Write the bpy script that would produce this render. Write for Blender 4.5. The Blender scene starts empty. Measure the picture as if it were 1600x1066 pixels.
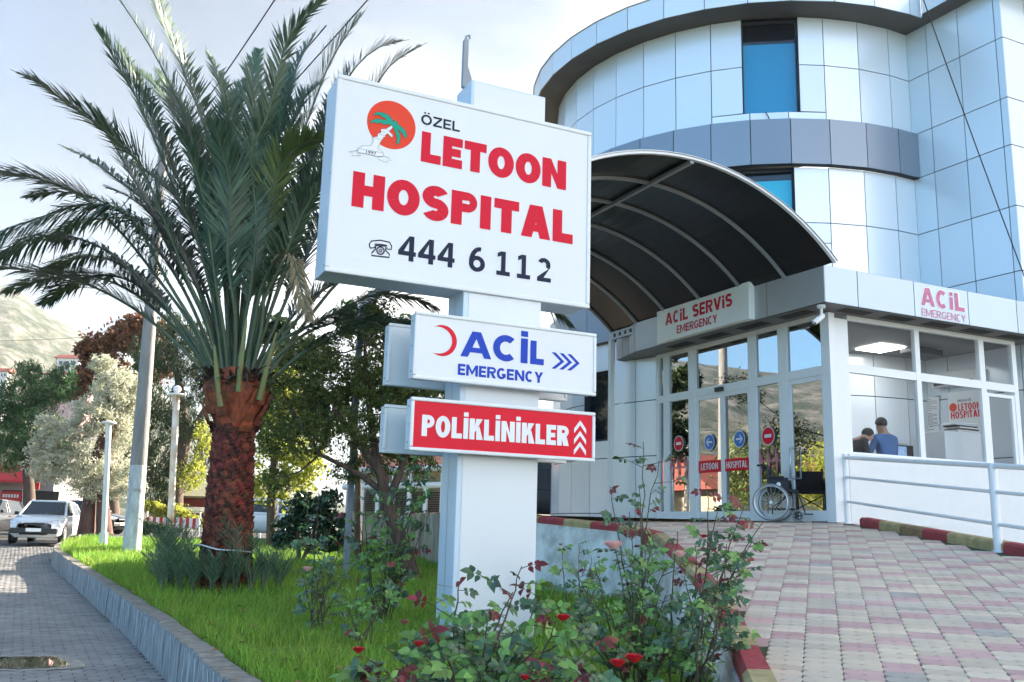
import bpy, bmesh, math, random
import numpy as np
from mathutils import Vector, Matrix, noise
R_=math.radians
sc=bpy.context.scene
C=sc.collection
# ---------------------------------------------------------------- camera
cam_d=bpy.data.cameras.new('camera'); cam=bpy.data.objects.new('camera',cam_d); C.objects.link(cam); sc.camera=cam
F=1468.; PITCH=R_(11.31); ROLL=R_(1.547); CAM=np.array([0.,0.,1.0]); ZV=np.array([0,0,1.])
_c,_s=math.cos(PITCH),math.sin(PITCH)
FW=np.array([0,_c,_s]); _r0=np.array([1.,0,0]); _u0=np.array([0,-_s,_c])
RT=math.cos(ROLL)*_r0+math.sin(ROLL)*_u0; UP=-math.sin(ROLL)*_r0+math.cos(ROLL)*_u0
cam.matrix_world=Matrix(((RT[0],UP[0],-FW[0],CAM[0]),(RT[1],UP[1],-FW[1],CAM[1]),(RT[2],UP[2],-FW[2],CAM[2]),(0,0,0,1)))
cam_d.sensor_fit='HORIZONTAL'; cam_d.sensor_width=36; cam_d.lens=F/1600*36; cam_d.clip_start=.05; cam_d.clip_end=9000
# ---------------------------------------------------------------- light and exposure
SUN_AZ,SUN_EL=47.,25.
EXPOSURE=3.92
w=bpy.data.worlds.new('World'); sc.world=w; w.use_nodes=True
nt=w.node_tree; nt.nodes.clear()
_o=nt.nodes.new('ShaderNodeOutputWorld'); _b=nt.nodes.new('ShaderNodeBackground'); _b.inputs[1].default_value=.15
sky=nt.nodes.new('ShaderNodeTexSky'); sky.sky_type='NISHITA'; sky.sun_disc=False
sky.sun_elevation=R_(SUN_EL); sky.sun_rotation=R_(SUN_AZ); sky.air_density=1.0; sky.dust_density=.4; sky.ozone_density=1.2
_tc=nt.nodes.new('ShaderNodeTexCoord'); _mp=nt.nodes.new('ShaderNodeMapping'); _mp.inputs['Scale'].default_value=(1.0,1.0,2.2)
_n=nt.nodes.new('ShaderNodeTexNoise'); _n.inputs['Scale'].default_value=1.6; _n.inputs['Detail'].default_value=7; _n.inputs['Roughness'].default_value=.52
_rp=nt.nodes.new('ShaderNodeValToRGB'); _rp.color_ramp.elements[0].position=.36; _rp.color_ramp.elements[1].position=.58
_rp.color_ramp.elements[0].color=(.0,.0,.0,1); _rp.color_ramp.elements[1].color=(.95,.95,.95,1)
_dt=nt.nodes.new('ShaderNodeVectorMath'); _dt.operation='DOT_PRODUCT'; _dt.inputs[1].default_value=(.50,.12,-.30); _ad=nt.nodes.new('ShaderNodeMath'); _ad.operation='ADD'; _a2=nt.nodes.new('ShaderNodeMath'); _a2.operation='ADD'; _a2.inputs[1].default_value=-.07
_mx=nt.nodes.new('ShaderNodeMixRGB'); _mx.inputs[2].default_value=(.66,.675,.695,1)
_n2=nt.nodes.new('ShaderNodeTexNoise'); _n2.inputs['Scale'].default_value=3.1; _n2.inputs['Detail'].default_value=6; _r2=nt.nodes.new('ShaderNodeValToRGB'); _r2.color_ramp.elements[0].position=.38; _r2.color_ramp.elements[1].position=.62; _r2.color_ramp.elements[0].color=(.50,.52,.57,1); _r2.color_ramp.elements[1].color=(.74,.735,.73,1)
nt.links.new(_mp.outputs[0],_n2.inputs[0]); nt.links.new(_n2.outputs[0],_r2.inputs[0]); nt.links.new(_r2.outputs[0],_mx.inputs[2])
L=nt.links.new
L(_tc.outputs['Generated'],_mp.inputs[0]); L(_mp.outputs[0],_n.inputs[0]); L(_tc.outputs['Generated'],_dt.inputs[0]); L(_dt.outputs['Value'],_ad.inputs[0]); L(_n.outputs[0],_ad.inputs[1]); L(_ad.outputs[0],_a2.inputs[0]); L(_a2.outputs[0],_rp.inputs[0]); L(_rp.outputs[0],_mx.inputs[0])
_sm=nt.nodes.new('ShaderNodeVectorMath'); _sm.operation='SCALE'; _sm.inputs['Scale'].default_value=.044; L(sky.outputs[0],_sm.inputs[0]); _tn=nt.nodes.new('ShaderNodeVectorMath'); _tn.operation='MULTIPLY'; _tn.inputs[1].default_value=(.58,1.0,1.20); L(_sm.outputs[0],_tn.inputs[0]); L(_tn.outputs[0],_mx.inputs[1]); 
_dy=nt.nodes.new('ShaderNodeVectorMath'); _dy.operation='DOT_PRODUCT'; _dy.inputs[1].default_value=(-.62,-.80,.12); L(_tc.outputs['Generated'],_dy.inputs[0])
_mr=nt.nodes.new('ShaderNodeMapRange'); _mr.inputs[1].default_value=-.38; _mr.inputs[2].default_value=.35; _mr.inputs[3].default_value=.82; _mr.inputs[4].default_value=3.9; L(_dy.outputs['Value'],_mr.inputs[0])  # sky out of view made brighter behind and left, to fill the shaded fronts
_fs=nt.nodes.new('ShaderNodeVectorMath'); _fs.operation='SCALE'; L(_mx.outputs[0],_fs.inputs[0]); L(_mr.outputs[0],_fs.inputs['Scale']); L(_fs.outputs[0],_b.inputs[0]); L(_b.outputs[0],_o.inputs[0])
sun_d=bpy.data.lights.new('sun','SUN'); sun_d.energy=2.4; sun_d.angle=R_(.6); sun_d.color=(1,.90,.74)
sun=bpy.data.objects.new('sun',sun_d); C.objects.link(sun)
_sd=Vector((math.sin(R_(SUN_AZ))*math.cos(R_(SUN_EL)),math.cos(R_(SUN_AZ))*math.cos(R_(SUN_EL)),math.sin(R_(SUN_EL))))
sun.rotation_euler=_sd.to_track_quat('Z','Y').to_euler(); sun.location=_sd*60
sc.view_settings.view_transform='Standard'; sc.view_settings.look='None'; sc.view_settings.exposure=EXPOSURE; sc.view_settings.gamma=1
sc.view_settings.use_curve_mapping=False
try:
    sc.cycles.max_bounces=8; sc.cycles.transparent_max_bounces=12; sc.cycles.use_denoising=True
except Exception: pass
# ---------------------------------------------------------------- geometry helpers
def ray(x,y): return FW+RT*(x-800)/F-UP*(y-533)/F
def onz(x,y,z): d=ray(x,y); return CAM+d*((z-1.0)/d[2])
def onplane(x,y,p0,n): d=ray(x,y); p0=np.array(p0,float); n=np.array(n,float); return CAM+d*((p0-CAM)@n/(d@n))
def atD(x,y,D): d=ray(x,y); return CAM+d*(D/d[1])
def az(a): a=R_(a); return np.array([math.sin(a),math.cos(a),0.])
def sst(t): t=min(1,max(0,t)); return t*t*(3-2*t)
def gz(y): return .012*max(0,min(y,70)-12)+.22*sst((y-24)/8)
def ong(x,y,base=0.):
    d=ray(x,y); lo,hi=.5,200
    for _ in range(50):
        m=(lo+hi)/2; p=CAM+d*m
        if p[2]-(base+gz(p[1]))>0: lo=m
        else: hi=m
    return CAM+d*lo
class MB:
    def __init__(s): s.v=[]; s.f=[]; s.m=[]; s.sm=[]
    def add(s,vs,fs,mi=0,sm=False):
        o=len(s.v); s.v.extend([tuple(map(float,v)) for v in vs]); s.f.extend([tuple(i+o for i in f) for f in fs]); s.m.extend([mi]*len(fs)); s.sm.extend([sm]*len(fs))
    def quad(s,a,b,c,d,mi=0): s.add([a,b,c,d],[(0,1,2,3)],mi)
    def poly(s,pts,mi=0): s.add(pts,[tuple(range(len(pts)))],mi)
    def box(s,a,b,mi=0):
        x0,y0,z0=a; x1,y1,z1=b
        s.add([(x0,y0,z0),(x1,y0,z0),(x1,y1,z0),(x0,y1,z0),(x0,y0,z1),(x1,y0,z1),(x1,y1,z1),(x0,y1,z1)],BF,mi)
    def obox(s,o,U,V,W,mi=0,bev=0.):   # corner o, edge vectors
        o,U,V,W=[np.array(q,float) for q in (o,U,V,W)]
        if bev<=0:
            s.add([o,o+U,o+U+V,o+V,o+W,o+U+W,o+U+V+W,o+V+W],BF,mi); return
        lu,lv,lw=[np.linalg.norm(q) for q in (U,V,W)]; u,v,w_=U/lu,V/lv,W/lw
        bm=bmesh.new(); vs=[bm.verts.new(q) for q in [o,o+U,o+U+V,o+V,o+W,o+U+W,o+U+V+W,o+V+W]]
        for f in BF: bm.faces.new([vs[i] for i in f])
        bmesh.ops.bevel(bm,geom=list(bm.edges),offset=min(bev,lu*.45,lv*.45,lw*.45),segments=2,affect='EDGES',profile=.6)
        bm.verts.index_update(); s.add([q.co[:] for q in bm.verts],[[q.index for q in f.verts] for f in bm.faces],mi); bm.free()
    def tube(s,pts,r,n=8,mi=0,cap=True,sm=True):
        pts=[np.array(p,float) for p in pts]; rs=r if hasattr(r,'__len__') else [r]*len(pts)
        vs=[]; fs=[]; prev=None
        for i,p in enumerate(pts):
            t=pts[min(i+1,len(pts)-1)]-pts[max(i-1,0)]; t=t/(np.linalg.norm(t)+1e-9)
            if prev is None:
                a=np.array([0,0,1.]) if abs(t[2])<.9 else np.array([1.,0,0]); x=np.cross(a,t)
            else: x=prev-t*(prev@t)
            x=x/(np.linalg.norm(x)+1e-9); y=np.cross(t,x); prev=x
            for k in range(n): a=2*math.pi*k/n; vs.append(p+rs[i]*(math.cos(a)*x+math.sin(a)*y))
        for i in range(len(pts)-1):
            for k in range(n): fs.append((i*n+k,i*n+(k+1)%n,(i+1)*n+(k+1)%n,(i+1)*n+k))
        s.add(vs,fs,mi,sm)
        if cap: s.add(vs[:n],[tuple(reversed(range(n)))],mi); s.add(vs[-n:],[tuple(range(n))],mi)
    def lathe(s,c,prof,n=24,mi=0,axis=(0,0,1),sm=True):   # prof = [(r,h)]
        ax=Vector(axis).normalized(); q=Vector((0,0,1)).rotation_difference(ax); c=Vector(c); vs=[]; fs=[]
        for r,h in prof:
            for k in range(n): a=2*math.pi*k/n; vs.append(c+q@Vector((r*math.cos(a),r*math.sin(a),h)))
        for i in range(len(prof)-1):
            for k in range(n): fs.append((i*n+k,i*n+(k+1)%n,(i+1)*n+(k+1)%n,(i+1)*n+k))
        s.add(vs,fs,mi,sm)
        if prof[0][0]>1e-4: s.add(vs[:n],[tuple(reversed(range(n)))],mi)
        if prof[-1][0]>1e-4: s.add(vs[-n:],[tuple(range(n))],mi)
    def prism(s,poly,d,mi=0):   # poly: 3D points, d: extrusion vector
        n=len(poly); d=np.array(d,float); P=[np.array(p,float) for p in poly]
        s.add(P+[p+d for p in P],[tuple(reversed(range(n))),tuple(range(n,2*n))]+[(i,(i+1)%n,n+(i+1)%n,n+i) for i in range(n)],mi)
    def ball(s,c,r,n=12,m=8,mi=0,sc_=(1,1,1)):
        vs=[];fs=[]
        for j in range(m+1):
            t=math.pi*j/m
            for k in range(n): a=2*math.pi*k/n; vs.append((c[0]+r*sc_[0]*math.sin(t)*math.cos(a),c[1]+r*sc_[1]*math.sin(t)*math.sin(a),c[2]+r*sc_[2]*math.cos(t)))
        for j in range(m):
            for k in range(n): fs.append((j*n+k,(j+1)*n+k,(j+1)*n+(k+1)%n,j*n+(k+1)%n))
        s.add(vs,fs,mi,True)
    def build(s,name,mats,parent=None,base=None,**tg):
        if not isinstance(mats,(list,tuple)): mats=[mats]
        off=np.array(base if base is not None else (BASE[parent.name] if parent is not None else (0,0,0)),float)
        me=bpy.data.meshes.new(name); V=np.array(s.v,float)-off if s.v else np.zeros((0,3))
        me.from_pydata(V.tolist(),[],s.f)
        for m in mats: me.materials.append(m)
        me.polygons.foreach_set('material_index',s.m); me.polygons.foreach_set('use_smooth',s.sm); me.update()
        o=bpy.data.objects.new(name,me); C.objects.link(o)
        if parent is not None: o.parent=parent
        else: o.location=tuple(off)
        BASE[o.name]=off; tag(o,**tg); return o
BF=[(3,2,1,0),(4,5,6,7),(0,1,5,4),(1,2,6,5),(2,3,7,6),(3,0,4,7)]
BASE={}
def tag(o,label=None,cat=None,group=None,kind=None):
    if label: o['label']=label
    if cat: o['category']=cat
    if group: o['group']=group
    if kind: o['kind']=kind
def thing(name,loc,label,cat,group=None):
    o=bpy.data.objects.new(name,None); C.objects.link(o); o.location=tuple(float(q) for q in loc); o.empty_display_size=.2
    BASE[o.name]=np.array(loc,float); tag(o,label,cat,group); return o
def dup(root,loc,rotz=0,label=None,scale=None):
    r=root.copy(); C.objects.link(r); r.location=tuple(float(q) for q in loc); r.rotation_euler=(0,0,rotz); BASE[r.name]=np.array(loc,float)
    if scale: r.scale=(scale,)*3
    if label: r['label']=label
    for ch in list(root.children):
        c=ch.copy(); C.objects.link(c); c.parent=r
        for g in ch.children: d=g.copy(); C.objects.link(d); d.parent=c
    return r
# ---------------------------------------------------------------- materials
def mat(name,col,rough=.5,metal=0.,spec=.5,bump=0.,bscale=30.,var=0.,vscale=4.,col2=None,emit=None,estr=1.,coat=0.,island=0.,vobj=True,stretch=None,trans=0.):
    m=bpy.data.materials.new(name); m.use_nodes=True; nt=m.node_tree; N=nt.nodes; L=nt.links.new
    p=N['Principled BSDF']; p.inputs['Base Color'].default_value=(*col,1); p.inputs['Roughness'].default_value=rough; p.inputs['Metallic'].default_value=metal
    p.inputs['Specular IOR Level'].default_value=spec; p.inputs['Coat Weight'].default_value=coat
    tc=N.new('ShaderNodeTexCoord'); co=tc.outputs['Object']
    if stretch:
        mp=N.new('ShaderNodeMapping'); mp.inputs['Scale'].default_value=stretch; L(co,mp.inputs[0]); co=mp.outputs[0]
    out=None
    if var>0 or col2:
        n=N.new('ShaderNodeTexNoise'); n.inputs['Scale'].default_value=vscale; n.inputs['Detail'].default_value=6; n.inputs['Roughness'].default_value=.6; L(co,n.inputs[0])
        r=N.new('ShaderNodeValToRGB'); r.color_ramp.elements[0].position=.35; r.color_ramp.elements[1].position=.65
        a=col; b=col2 if col2 else tuple(c*(1-var) for c in col)
        r.color_ramp.elements[0].color=(*b,1); r.color_ramp.elements[1].color=(*a,1); L(n.outputs[0],r.inputs[0]); out=r.outputs[0]
    if island>0:
        g=N.new('ShaderNodeNewGeometry'); h=N.new('ShaderNodeHueSaturation')
        mr=N.new('ShaderNodeMapRange'); mr.inputs[3].default_value=1-island; mr.inputs[4].default_value=1+island; L(g.outputs['Random Per Island'],mr.inputs[0]); L(mr.outputs[0],h.inputs['Value'])
        mh=N.new('ShaderNodeMath'); mh.operation='MULTIPLY_ADD'; mh.inputs[1].default_value=.06*island; mh.inputs[2].default_value=.5-.03*island
        fr=N.new('ShaderNodeMath'); fr.operation='FRACT'; f2=N.new('ShaderNodeMath'); f2.operation='MULTIPLY'; f2.inputs[1].default_value=7.31
        L(g.outputs['Random Per Island'],f2.inputs[0]); L(f2.outputs[0],fr.inputs[0]); L(fr.outputs[0],mh.inputs[0]); L(mh.outputs[0],h.inputs['Hue'])
        h.inputs['Color'].default_value=(*col,1)
        if out: L(out,h.inputs['Color'])
        out=h.outputs[0]
    if out: L(out,p.inputs['Base Color'])
    if bump>0:
        n=N.new('ShaderNodeTexNoise'); n.inputs['Scale'].default_value=bscale; n.inputs['Detail'].default_value=5; L(co,n.inputs[0])
        b=N.new('ShaderNodeBump'); b.inputs['Strength'].default_value=bump; b.inputs['Distance'].default_value=.02; L(n.outputs[0],b.inputs['Height']); L(b.outputs[0],p.inputs['Normal'])
    if emit: p.inputs['Emission Color'].default_value=(*emit,1); p.inputs['Emission Strength'].default_value=estr
    if trans>0:   # thin leaf: light passes through
        t=N.new('ShaderNodeBsdfTranslucent'); mx=N.new('ShaderNodeMixShader'); mx.inputs[0].default_value=trans
        if out: L(out,t.inputs[0])
        else: t.inputs[0].default_value=(*col,1)
        L(p.outputs[0],mx.inputs[1]); L(t.outputs[0],mx.inputs[2]); L(mx.outputs[0],N['Material Output'].inputs[0])
    return m
def glassmat(name,tint,refl,rough=.0,rcol=(1,1,1),ior=1.45):
    m=bpy.data.materials.new(name); m.use_nodes=True; nt=m.node_tree; N=nt.nodes; L=nt.links.new; N.remove(N['Principled BSDF'])
    t=N.new('ShaderNodeBsdfTransparent'); t.inputs[0].default_value=(*tint,1); g=N.new('ShaderNodeBsdfGlossy'); g.inputs['Roughness'].default_value=rough; g.inputs[0].default_value=(*rcol,1)
    fr=N.new('ShaderNodeFresnel'); fr.inputs[0].default_value=ior; ma=N.new('ShaderNodeMath'); ma.operation='ADD'; ma.use_clamp=True; ma.inputs[1].default_value=refl; L(fr.outputs[0],ma.inputs[0])
    mx=N.new('ShaderNodeMixShader'); L(ma.outputs[0],mx.inputs[0]); L(t.outputs[0],mx.inputs[1]); L(g.outputs[0],mx.inputs[2]); L(mx.outputs[0],N['Material Output'].inputs[0]); return m
M={}
M['panel']=mat('panel_white',(.70,.74,.79),.26,.22,.5,island=.045,bump=.04,bscale=1.2)
M['panel_side']=mat('panel_blue_grey',(.66,.72,.78),.26,.22,.5,island=.05,bump=.04,bscale=1.2)
M['band']=mat('band_grey',(.23,.26,.31),.30,.3,.5,island=.06)
M['joint']=mat('joint_dark',(.03,.035,.05),.7)
M['soffit']=mat('soffit_dark',(.10,.095,.09),.7,var=.2,vscale=2)
M['fascia']=mat('fascia_silver',(.54,.61,.68),.35,.12,island=.05)
M['fascia_shaded']=mat('fascia_shaded',(.42,.42,.43),.38,.3,island=.05)  # shade of the door-side fascia is put into this darker colour
M['frame']=mat('aluminium_white',(.76,.76,.78),.35,0,.5)
M['sign_white']=mat('sign_white',(.66,.67,.68),.28,0,.5,var=.03,vscale=2,stretch=(1,1,.2))
M['sign_side']=mat('sign_metal',(.54,.63,.72),.3,0,.5,var=.10,vscale=2.5,stretch=(1,1,.3))
M['sign_under']=mat('sign_under',(.22,.25,.28),.4)
M['red']=mat('sign_red',(.62,.008,.03),.35,0,.12)
M['poli_red']=mat('panel_red',(.66,.010,.028),.32,0,.12)
M['blue']=mat('sign_blue',(.015,.055,.42),.35,0,.12)
M['ink']=mat('sign_ink',(.012,.018,.045),.4,0,.12)
M['pink']=mat('faded_pink',(.60,.16,.30),.5,var=.25,vscale=9)
M['pinkw']=mat('faded_white',(.85,.82,.85),.5)
M['disc']=mat('logo_orange',(.70,.055,.025),.4,0,.12)
M['teal']=mat('logo_green',(.012,.30,.20),.4,0,.12)
M['white']=mat('paint_white',(.72,.72,.73),.4,var=.04,vscale=6)
M['glass_door']=glassmat('glass_door',(.12,.13,.15),.32,0,(.42,.43,.45))
M['glass_room']=glassmat('glass_room',(.82,.85,.87),.012,0,(.8,.85,.9),1.12)
M['glass_blue']=mat('glass_blue',(.010,.22,.44),.12,0,.6,coat=.3)
M['glass_cyan']=mat('glass_cyan',(.02,.42,.62),.12,0,.6,coat=.3)
M['glass_dark']=mat('glass_dark',(.01,.013,.02),.05,0,.8)
M['steel']=mat('steel',(.55,.57,.60),.3,.8)
M['galv']=mat('galvanised',(.42,.42,.43),.5,.5,var=.25,vscale=12)
M['box_white']=mat('box_sign_white',(.86,.86,.84),.3,var=.04,vscale=2,stretch=(1,1,.2))
M['poly']=mat('polycarbonate_black',(.004,.0045,.006),.22,0,.22,var=.3,vscale=1.2)
M['rib']=mat('rib_grey',(.30,.31,.33),.4,.2)
M['plaster']=mat('white_plaster',(.80,.80,.79),.8,bump=.6,bscale=9,col2=(.42,.41,.38),vscale=3)
M['concrete']=mat('old_concrete',(.38,.34,.28),.9,bump=.5,bscale=20,col2=(.09,.08,.075),vscale=2.2,stretch=(2.5,2.5,.35))
M['kerb']=mat('kerb_concrete',(.36,.36,.36),.9,bump=.7,bscale=25,col2=(.13,.14,.15),vscale=6,stretch=(2.5,2.5,.6))
M['kerbtop']=mat('kerb_top',(.30,.27,.23),.95,bump=.8,bscale=30,col2=(.16,.14,.11),vscale=9)
M['limestreak']=mat('lime_streak',(.62,.68,.74),.9,var=.3,vscale=9)
M['kred']=mat('kerb_red',(.40,.045,.06),.75,bump=.4,bscale=30,col2=(.26,.04,.04),vscale=8)
M['kyel']=mat('kerb_yellow',(.46,.37,.17),.8,bump=.4,bscale=30,col2=(.30,.23,.11),vscale=8)
M['kbrn']=mat('kerb_brown',(.30,.19,.09),.8,bump=.4,bscale=30,col2=(.2,.12,.06),vscale=8)
M['pav_cream']=mat('paver_cream',(.64,.53,.40),.85,0,.2,island=.13,bump=.3,bscale=60,col2=(.50,.44,.36),vscale=1.1)
M['pav_pink']=mat('paver_pink',(.56,.37,.34),.85,0,.2,island=.13,bump=.3,bscale=60,var=.2,vscale=.6)
M['pav_grey']=mat('paver_tan',(.44,.40,.35),.85,island=.12,bump=.3,bscale=60,var=.2,vscale=2)
M['grout']=mat('paver_joint',(.05,.055,.045),.95,col2=(.04,.07,.02),vscale=1.5)
M['street']=mat('street_paver',(.27,.25,.235),.62,island=.16,bump=.5,bscale=70,col2=(.19,.18,.175),vscale=1.2)
M['streetjoint']=mat('street_joint',(.025,.025,.025),.9)
M['grass']=mat('grass_blade',(.18,.36,.045),.6,0,.2,island=.40,col2=(.24,.34,.05),vscale=.9,trans=.35)
M['soil']=mat('lawn_soil',(.05,.09,.02),.95,bump=.5,bscale=8,col2=(.035,.045,.018),vscale=2)
M['earth']=mat('far_ground',(.12,.11,.08),.95,col2=(.07,.08,.05),vscale=.2)
M['black']=mat('black_plastic',(.012,.012,.014),.45)
M['rubber']=mat('rubber',(.018,.018,.02),.75)
M['fabric_b']=mat('black_nylon',(.012,.014,.022),.7,bump=.3,bscale=120)
M['lampw']=mat('ceiling_lamp_lit',(.9,.9,.9),.5,emit=(1,.98,.94),estr=1.1)
M['exit']=mat('exit_green',(.01,.30,.16),.4,emit=(.02,.6,.3),estr=.12)
M['skin']=mat('skin',(.40,.22,.15),.55)
M['hairb']=mat('hair_black',(.012,.010,.010),.6,bump=.5,bscale=150)
M['scrub']=mat('blue_scrubs',(.06,.16,.38),.8,bump=.4,bscale=12,var=.15,vscale=5)
M['cloth_b']=mat('black_cloth',(.015,.015,.018),.8,bump=.4,bscale=14)
M['paper']=mat('paper',(.72,.74,.76),.8)
M['paperink']=mat('paper_print',(.20,.22,.26),.8)
M['cork']=mat('cork_board',(.24,.14,.07),.9)
# ---------------------------------------------------------------- ground, street, kerb, lawn
rnd=random.Random(7)
g=MB()
def gzs(y): return -.46+gz(y)
ys=[-60,-10,0,6,12,18,22,24,26,28,30,32,40,55,70,120,300]; xs=[-300,-120,-60,-40,-20,0,20,60,120,300]
idx={}
for j,y in enumerate(ys):
    for i,x in enumerate(xs): idx[i,j]=len(g.v); g.v.append((x,y,gzs(y)-(.15 if y<34 else .0)))
for j in range(len(ys)-1):
    for i in range(len(xs)-1): g.f.append((idx[i,j],idx[i+1,j],idx[i+1,j+1],idx[i,j+1])); g.m.append(0); g.sm.append(False)
# outer skirt of terrain to the horizon
for k in range(48):
    a,b=2*math.pi*k/48,2*math.pi*(k+1)/48
    P=lambda a,r,z:(r*math.sin(a),r*math.cos(a),z)
    g.quad(P(a,250,-.9),P(b,250,-.9),P(b,5000,-12),P(a,5000,-12))
g.build('ground',M['earth'],kind='structure')
CB=[ong(x,y,-.4)[:2] for x,y in [(72,875),(100,903),(129,930),(184,981),(230,1027),(259,1062)]]
CB=[np.array(p) for p in CB]
d=(CB[-1]-CB[-2])/np.linalg.norm(CB[-1]-CB[-2]); CB+= [CB[-1]+d*q for q in (1.5,3,4.5,6.2)]
far=[np.array(p) for p in [(-9.5,34.),(-12.0,31.5),(-13.2,29.5)]]
CB=far+CB
def resample(P,step):
    out=[P[0]]; acc=0
    for a,b in zip(P,P[1:]):
        l=np.linalg.norm(b-a); t=step-acc
        while t<l: out.append(a+(b-a)*t/l); t+=step
        acc=l-(t-step)
    return out
def smooth2(P,n=2):
    for _ in range(n):
        Q=[P[0]]
        for a,b in zip(P,P[1:]): Q+= [a*.75+b*.25,a*.25+b*.75]
        P=Q+[P[-1]]
    return P
CBs=smooth2(CB,2); KB=resample(CBs,.5)
def nrm2(a,b): t=(b-a)/np.linalg.norm(b-a); return t,np.array([-t[1],t[0]])   # left of travel (towards lawn when going to camera)
k=MB(); KW=.20
for i in range(len(KB)-1):
    a,b=KB[i],KB[i+1]; t,n=nrm2(a,b); gap=.006
    jz=rnd.uniform(-.012,.012); jn=rnd.uniform(-.008,.008)
    A=a+t*gap+n*jn; za,zb=gz(a[1]),gz(b[1]); H=.41+jz
    ln=np.linalg.norm(b-a)-2*gap
    P=lambda p,z:(p[0],p[1],z)
    B=A+t*ln
    n2=3; 
    o=[P(A,za-.5),P(B,zb-.5),P(B+n*KW,zb-.5),P(A+n*KW,za-.5)]
    lip=.012
    v=[P(A,za-.52),P(B,zb-.52),P(B+n*KW,zb-.52),P(A+n*KW,za-.52),P(A+n*.012,za+jz-lip),P(B+n*.012,zb+jz-lip),P(B+n*(KW),zb+jz-lip),P(A+n*(KW),za+jz-lip)]
    k.add(v,[(3,2,1,0),(0,1,5,4),(1,2,6,5),(2,3,7,6),(3,0,4,7)],0)
    tp=[P(A+n*.022+t*.01,za+jz),P(B+n*.022-t*.01,zb+jz),P(B+n*(KW-.01)-t*.01,zb+jz),P(A+n*(KW-.01)+t*.01,za+jz)]
    k.add(v[4:]+tp,[(4,5,6,7),(0,1,5,4),(1,2,6,5),(2,3,7,6),(3,0,4,7)],1)
    # lime runs down the joint, mortar beads
    if b[1]<26:
        for q in range(rnd.choice([1,2,3,3])):
            s0=rnd.uniform(0,ln); wd=rnd.uniform(.015,.055); sl=rnd.uniform(-.03,.12); z0=rnd.uniform(-.04,-.015); z1=-rnd.uniform(.2,.42)
            pts=[]
            m_=6
            for e in range(m_+1):
                zz=z0+(z1-z0)*e/m_; c=s0+sl*e/m_+rnd.uniform(-.006,.006); wv=wd*(1-.5*e/m_)*rnd.uniform(.6,1.2)
                fo=.012*(1-(-zz)/.5)-.004
                pts.append((P(A+t*(c-wv/2)+n*fo,za+zz),P(A+t*(c+wv/2)+n*fo,za+zz)))
            for e in range(m_): k.quad(pts[e][0],pts[e+1][0],pts[e+1][1],pts[e][1],2)
k.build('street_kerb',[M['kerb'],M['kerbtop'],M['limestreak']],kind='structure')
# street of interlocking pavers
def xl(y):  # street side x of the kerb at y
    for a,b in zip(KB[6:],KB[7:]):
        if min(a[1],b[1])<=y<=max(a[1],b[1]): return a[0]+(b[0]-a[0])*(y-a[1])/(b[1]-a[1]+1e-9)
    return None
s=MB()
for j in range(30):
    y0,y1=j*2-2,j*2
    def xr_(y):
        q=xl(y); 
        return (q+.1) if q is not None else (2.2 if y<4 else -9.4)
    s.quad((-40,y0,-.412+gz(y0)),(xr_(y0),y0,-.412+gz(y0)),(xr_(y1),y1,-.412+gz(y1)),(-40,y1,-.412+gz(y1)),1)
tdir=az(-27.); tn=np.array([tdir[1],-tdir[0],0])
PW,PL=.20,.112
hexa=[(-.5,-.26),(-.28,-.5),(.22,-.5),(.5,-.22),(.5,.26),(.28,.5),(-.22,.5),(-.5,.22)]
for i in range(-20,95):
    for j in range(-10,300):
        p=tdir*(j*PL+2.)+tn*(-(i*PW)+1.5+(PW/2 if j%2 else 0)); y=p[1]
        if y<2.2 or y>31 or p[0]<-.75*y-3: continue
        q=xl(y)
        if q is None or p[0]>q+.02: continue
        z=-.4+gz(y)+rnd.uniform(-.0025,.0025)
        tl=rnd.uniform(-.012,.012); tm=rnd.uniform(-.012,.012)
        top=[];bot=[]
        for (u,v) in hexa:
            uu=u*PW*.955; vv=v*PL*.93
            top.append(tuple(p[:2]+tn[:2]*uu*.96+tdir[:2]*vv*.95)+(z+u*tl*.3+v*tm*.3,)); bot.append(tuple(p[:2]+tn[:2]*uu+tdir[:2]*vv)+(z-.012,))
        n=len(hexa)
        s.add(top+bot,[tuple(range(n))]+[(i2,n+i2,n+(i2+1)%n,(i2+1)%n) for i2 in range(n)],0)
s.build('street',[M['street'],M['streetjoint']],kind='structure')
# puddle
def blob(c,rx,ry,n,seed,ang=0):
    r=random.Random(seed); ph=[r.uniform(0,6.28) for _ in range(4)]; out=[]
    for k_ in range(n):
        a=2*math.pi*k_/n; f=1+.16*math.sin(2*a+ph[0])+.10*math.sin(3*a+ph[1])+.06*math.sin(5*a+ph[2])+.03*math.sin(9*a+ph[3])
        u,v=rx*f*math.cos(a),ry*f*math.sin(a); out.append((c[0]+u*math.cos(ang)-v*math.sin(ang),c[1]+u*math.sin(ang)+v*math.cos(ang)))
    return out
pc=ong(18,1036,-.4)
mw=bpy.data.materials.new('puddle_water'); mw.use_nodes=True; _p=mw.node_tree.nodes['Principled BSDF']; _p.inputs['Base Color'].default_value=(.035,.028,.02,1); _p.inputs['Roughness'].default_value=.015; _p.inputs['Specular IOR Level'].default_value=.9
wet=mat('wet_rim',(.17,.19,.22),.25,var=.3,vscale=5)
q=MB(); q.poly([(x,y,-.3955) for x,y in blob(pc,.62,.62,48,3)]); q.build('damp_rim',wet,kind='structure')
q=MB(); q.poly([(x,y,-.3935) for x,y in blob(pc,.48,.47,48,3)]); q.build('puddle',mw,kind='structure')
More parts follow.
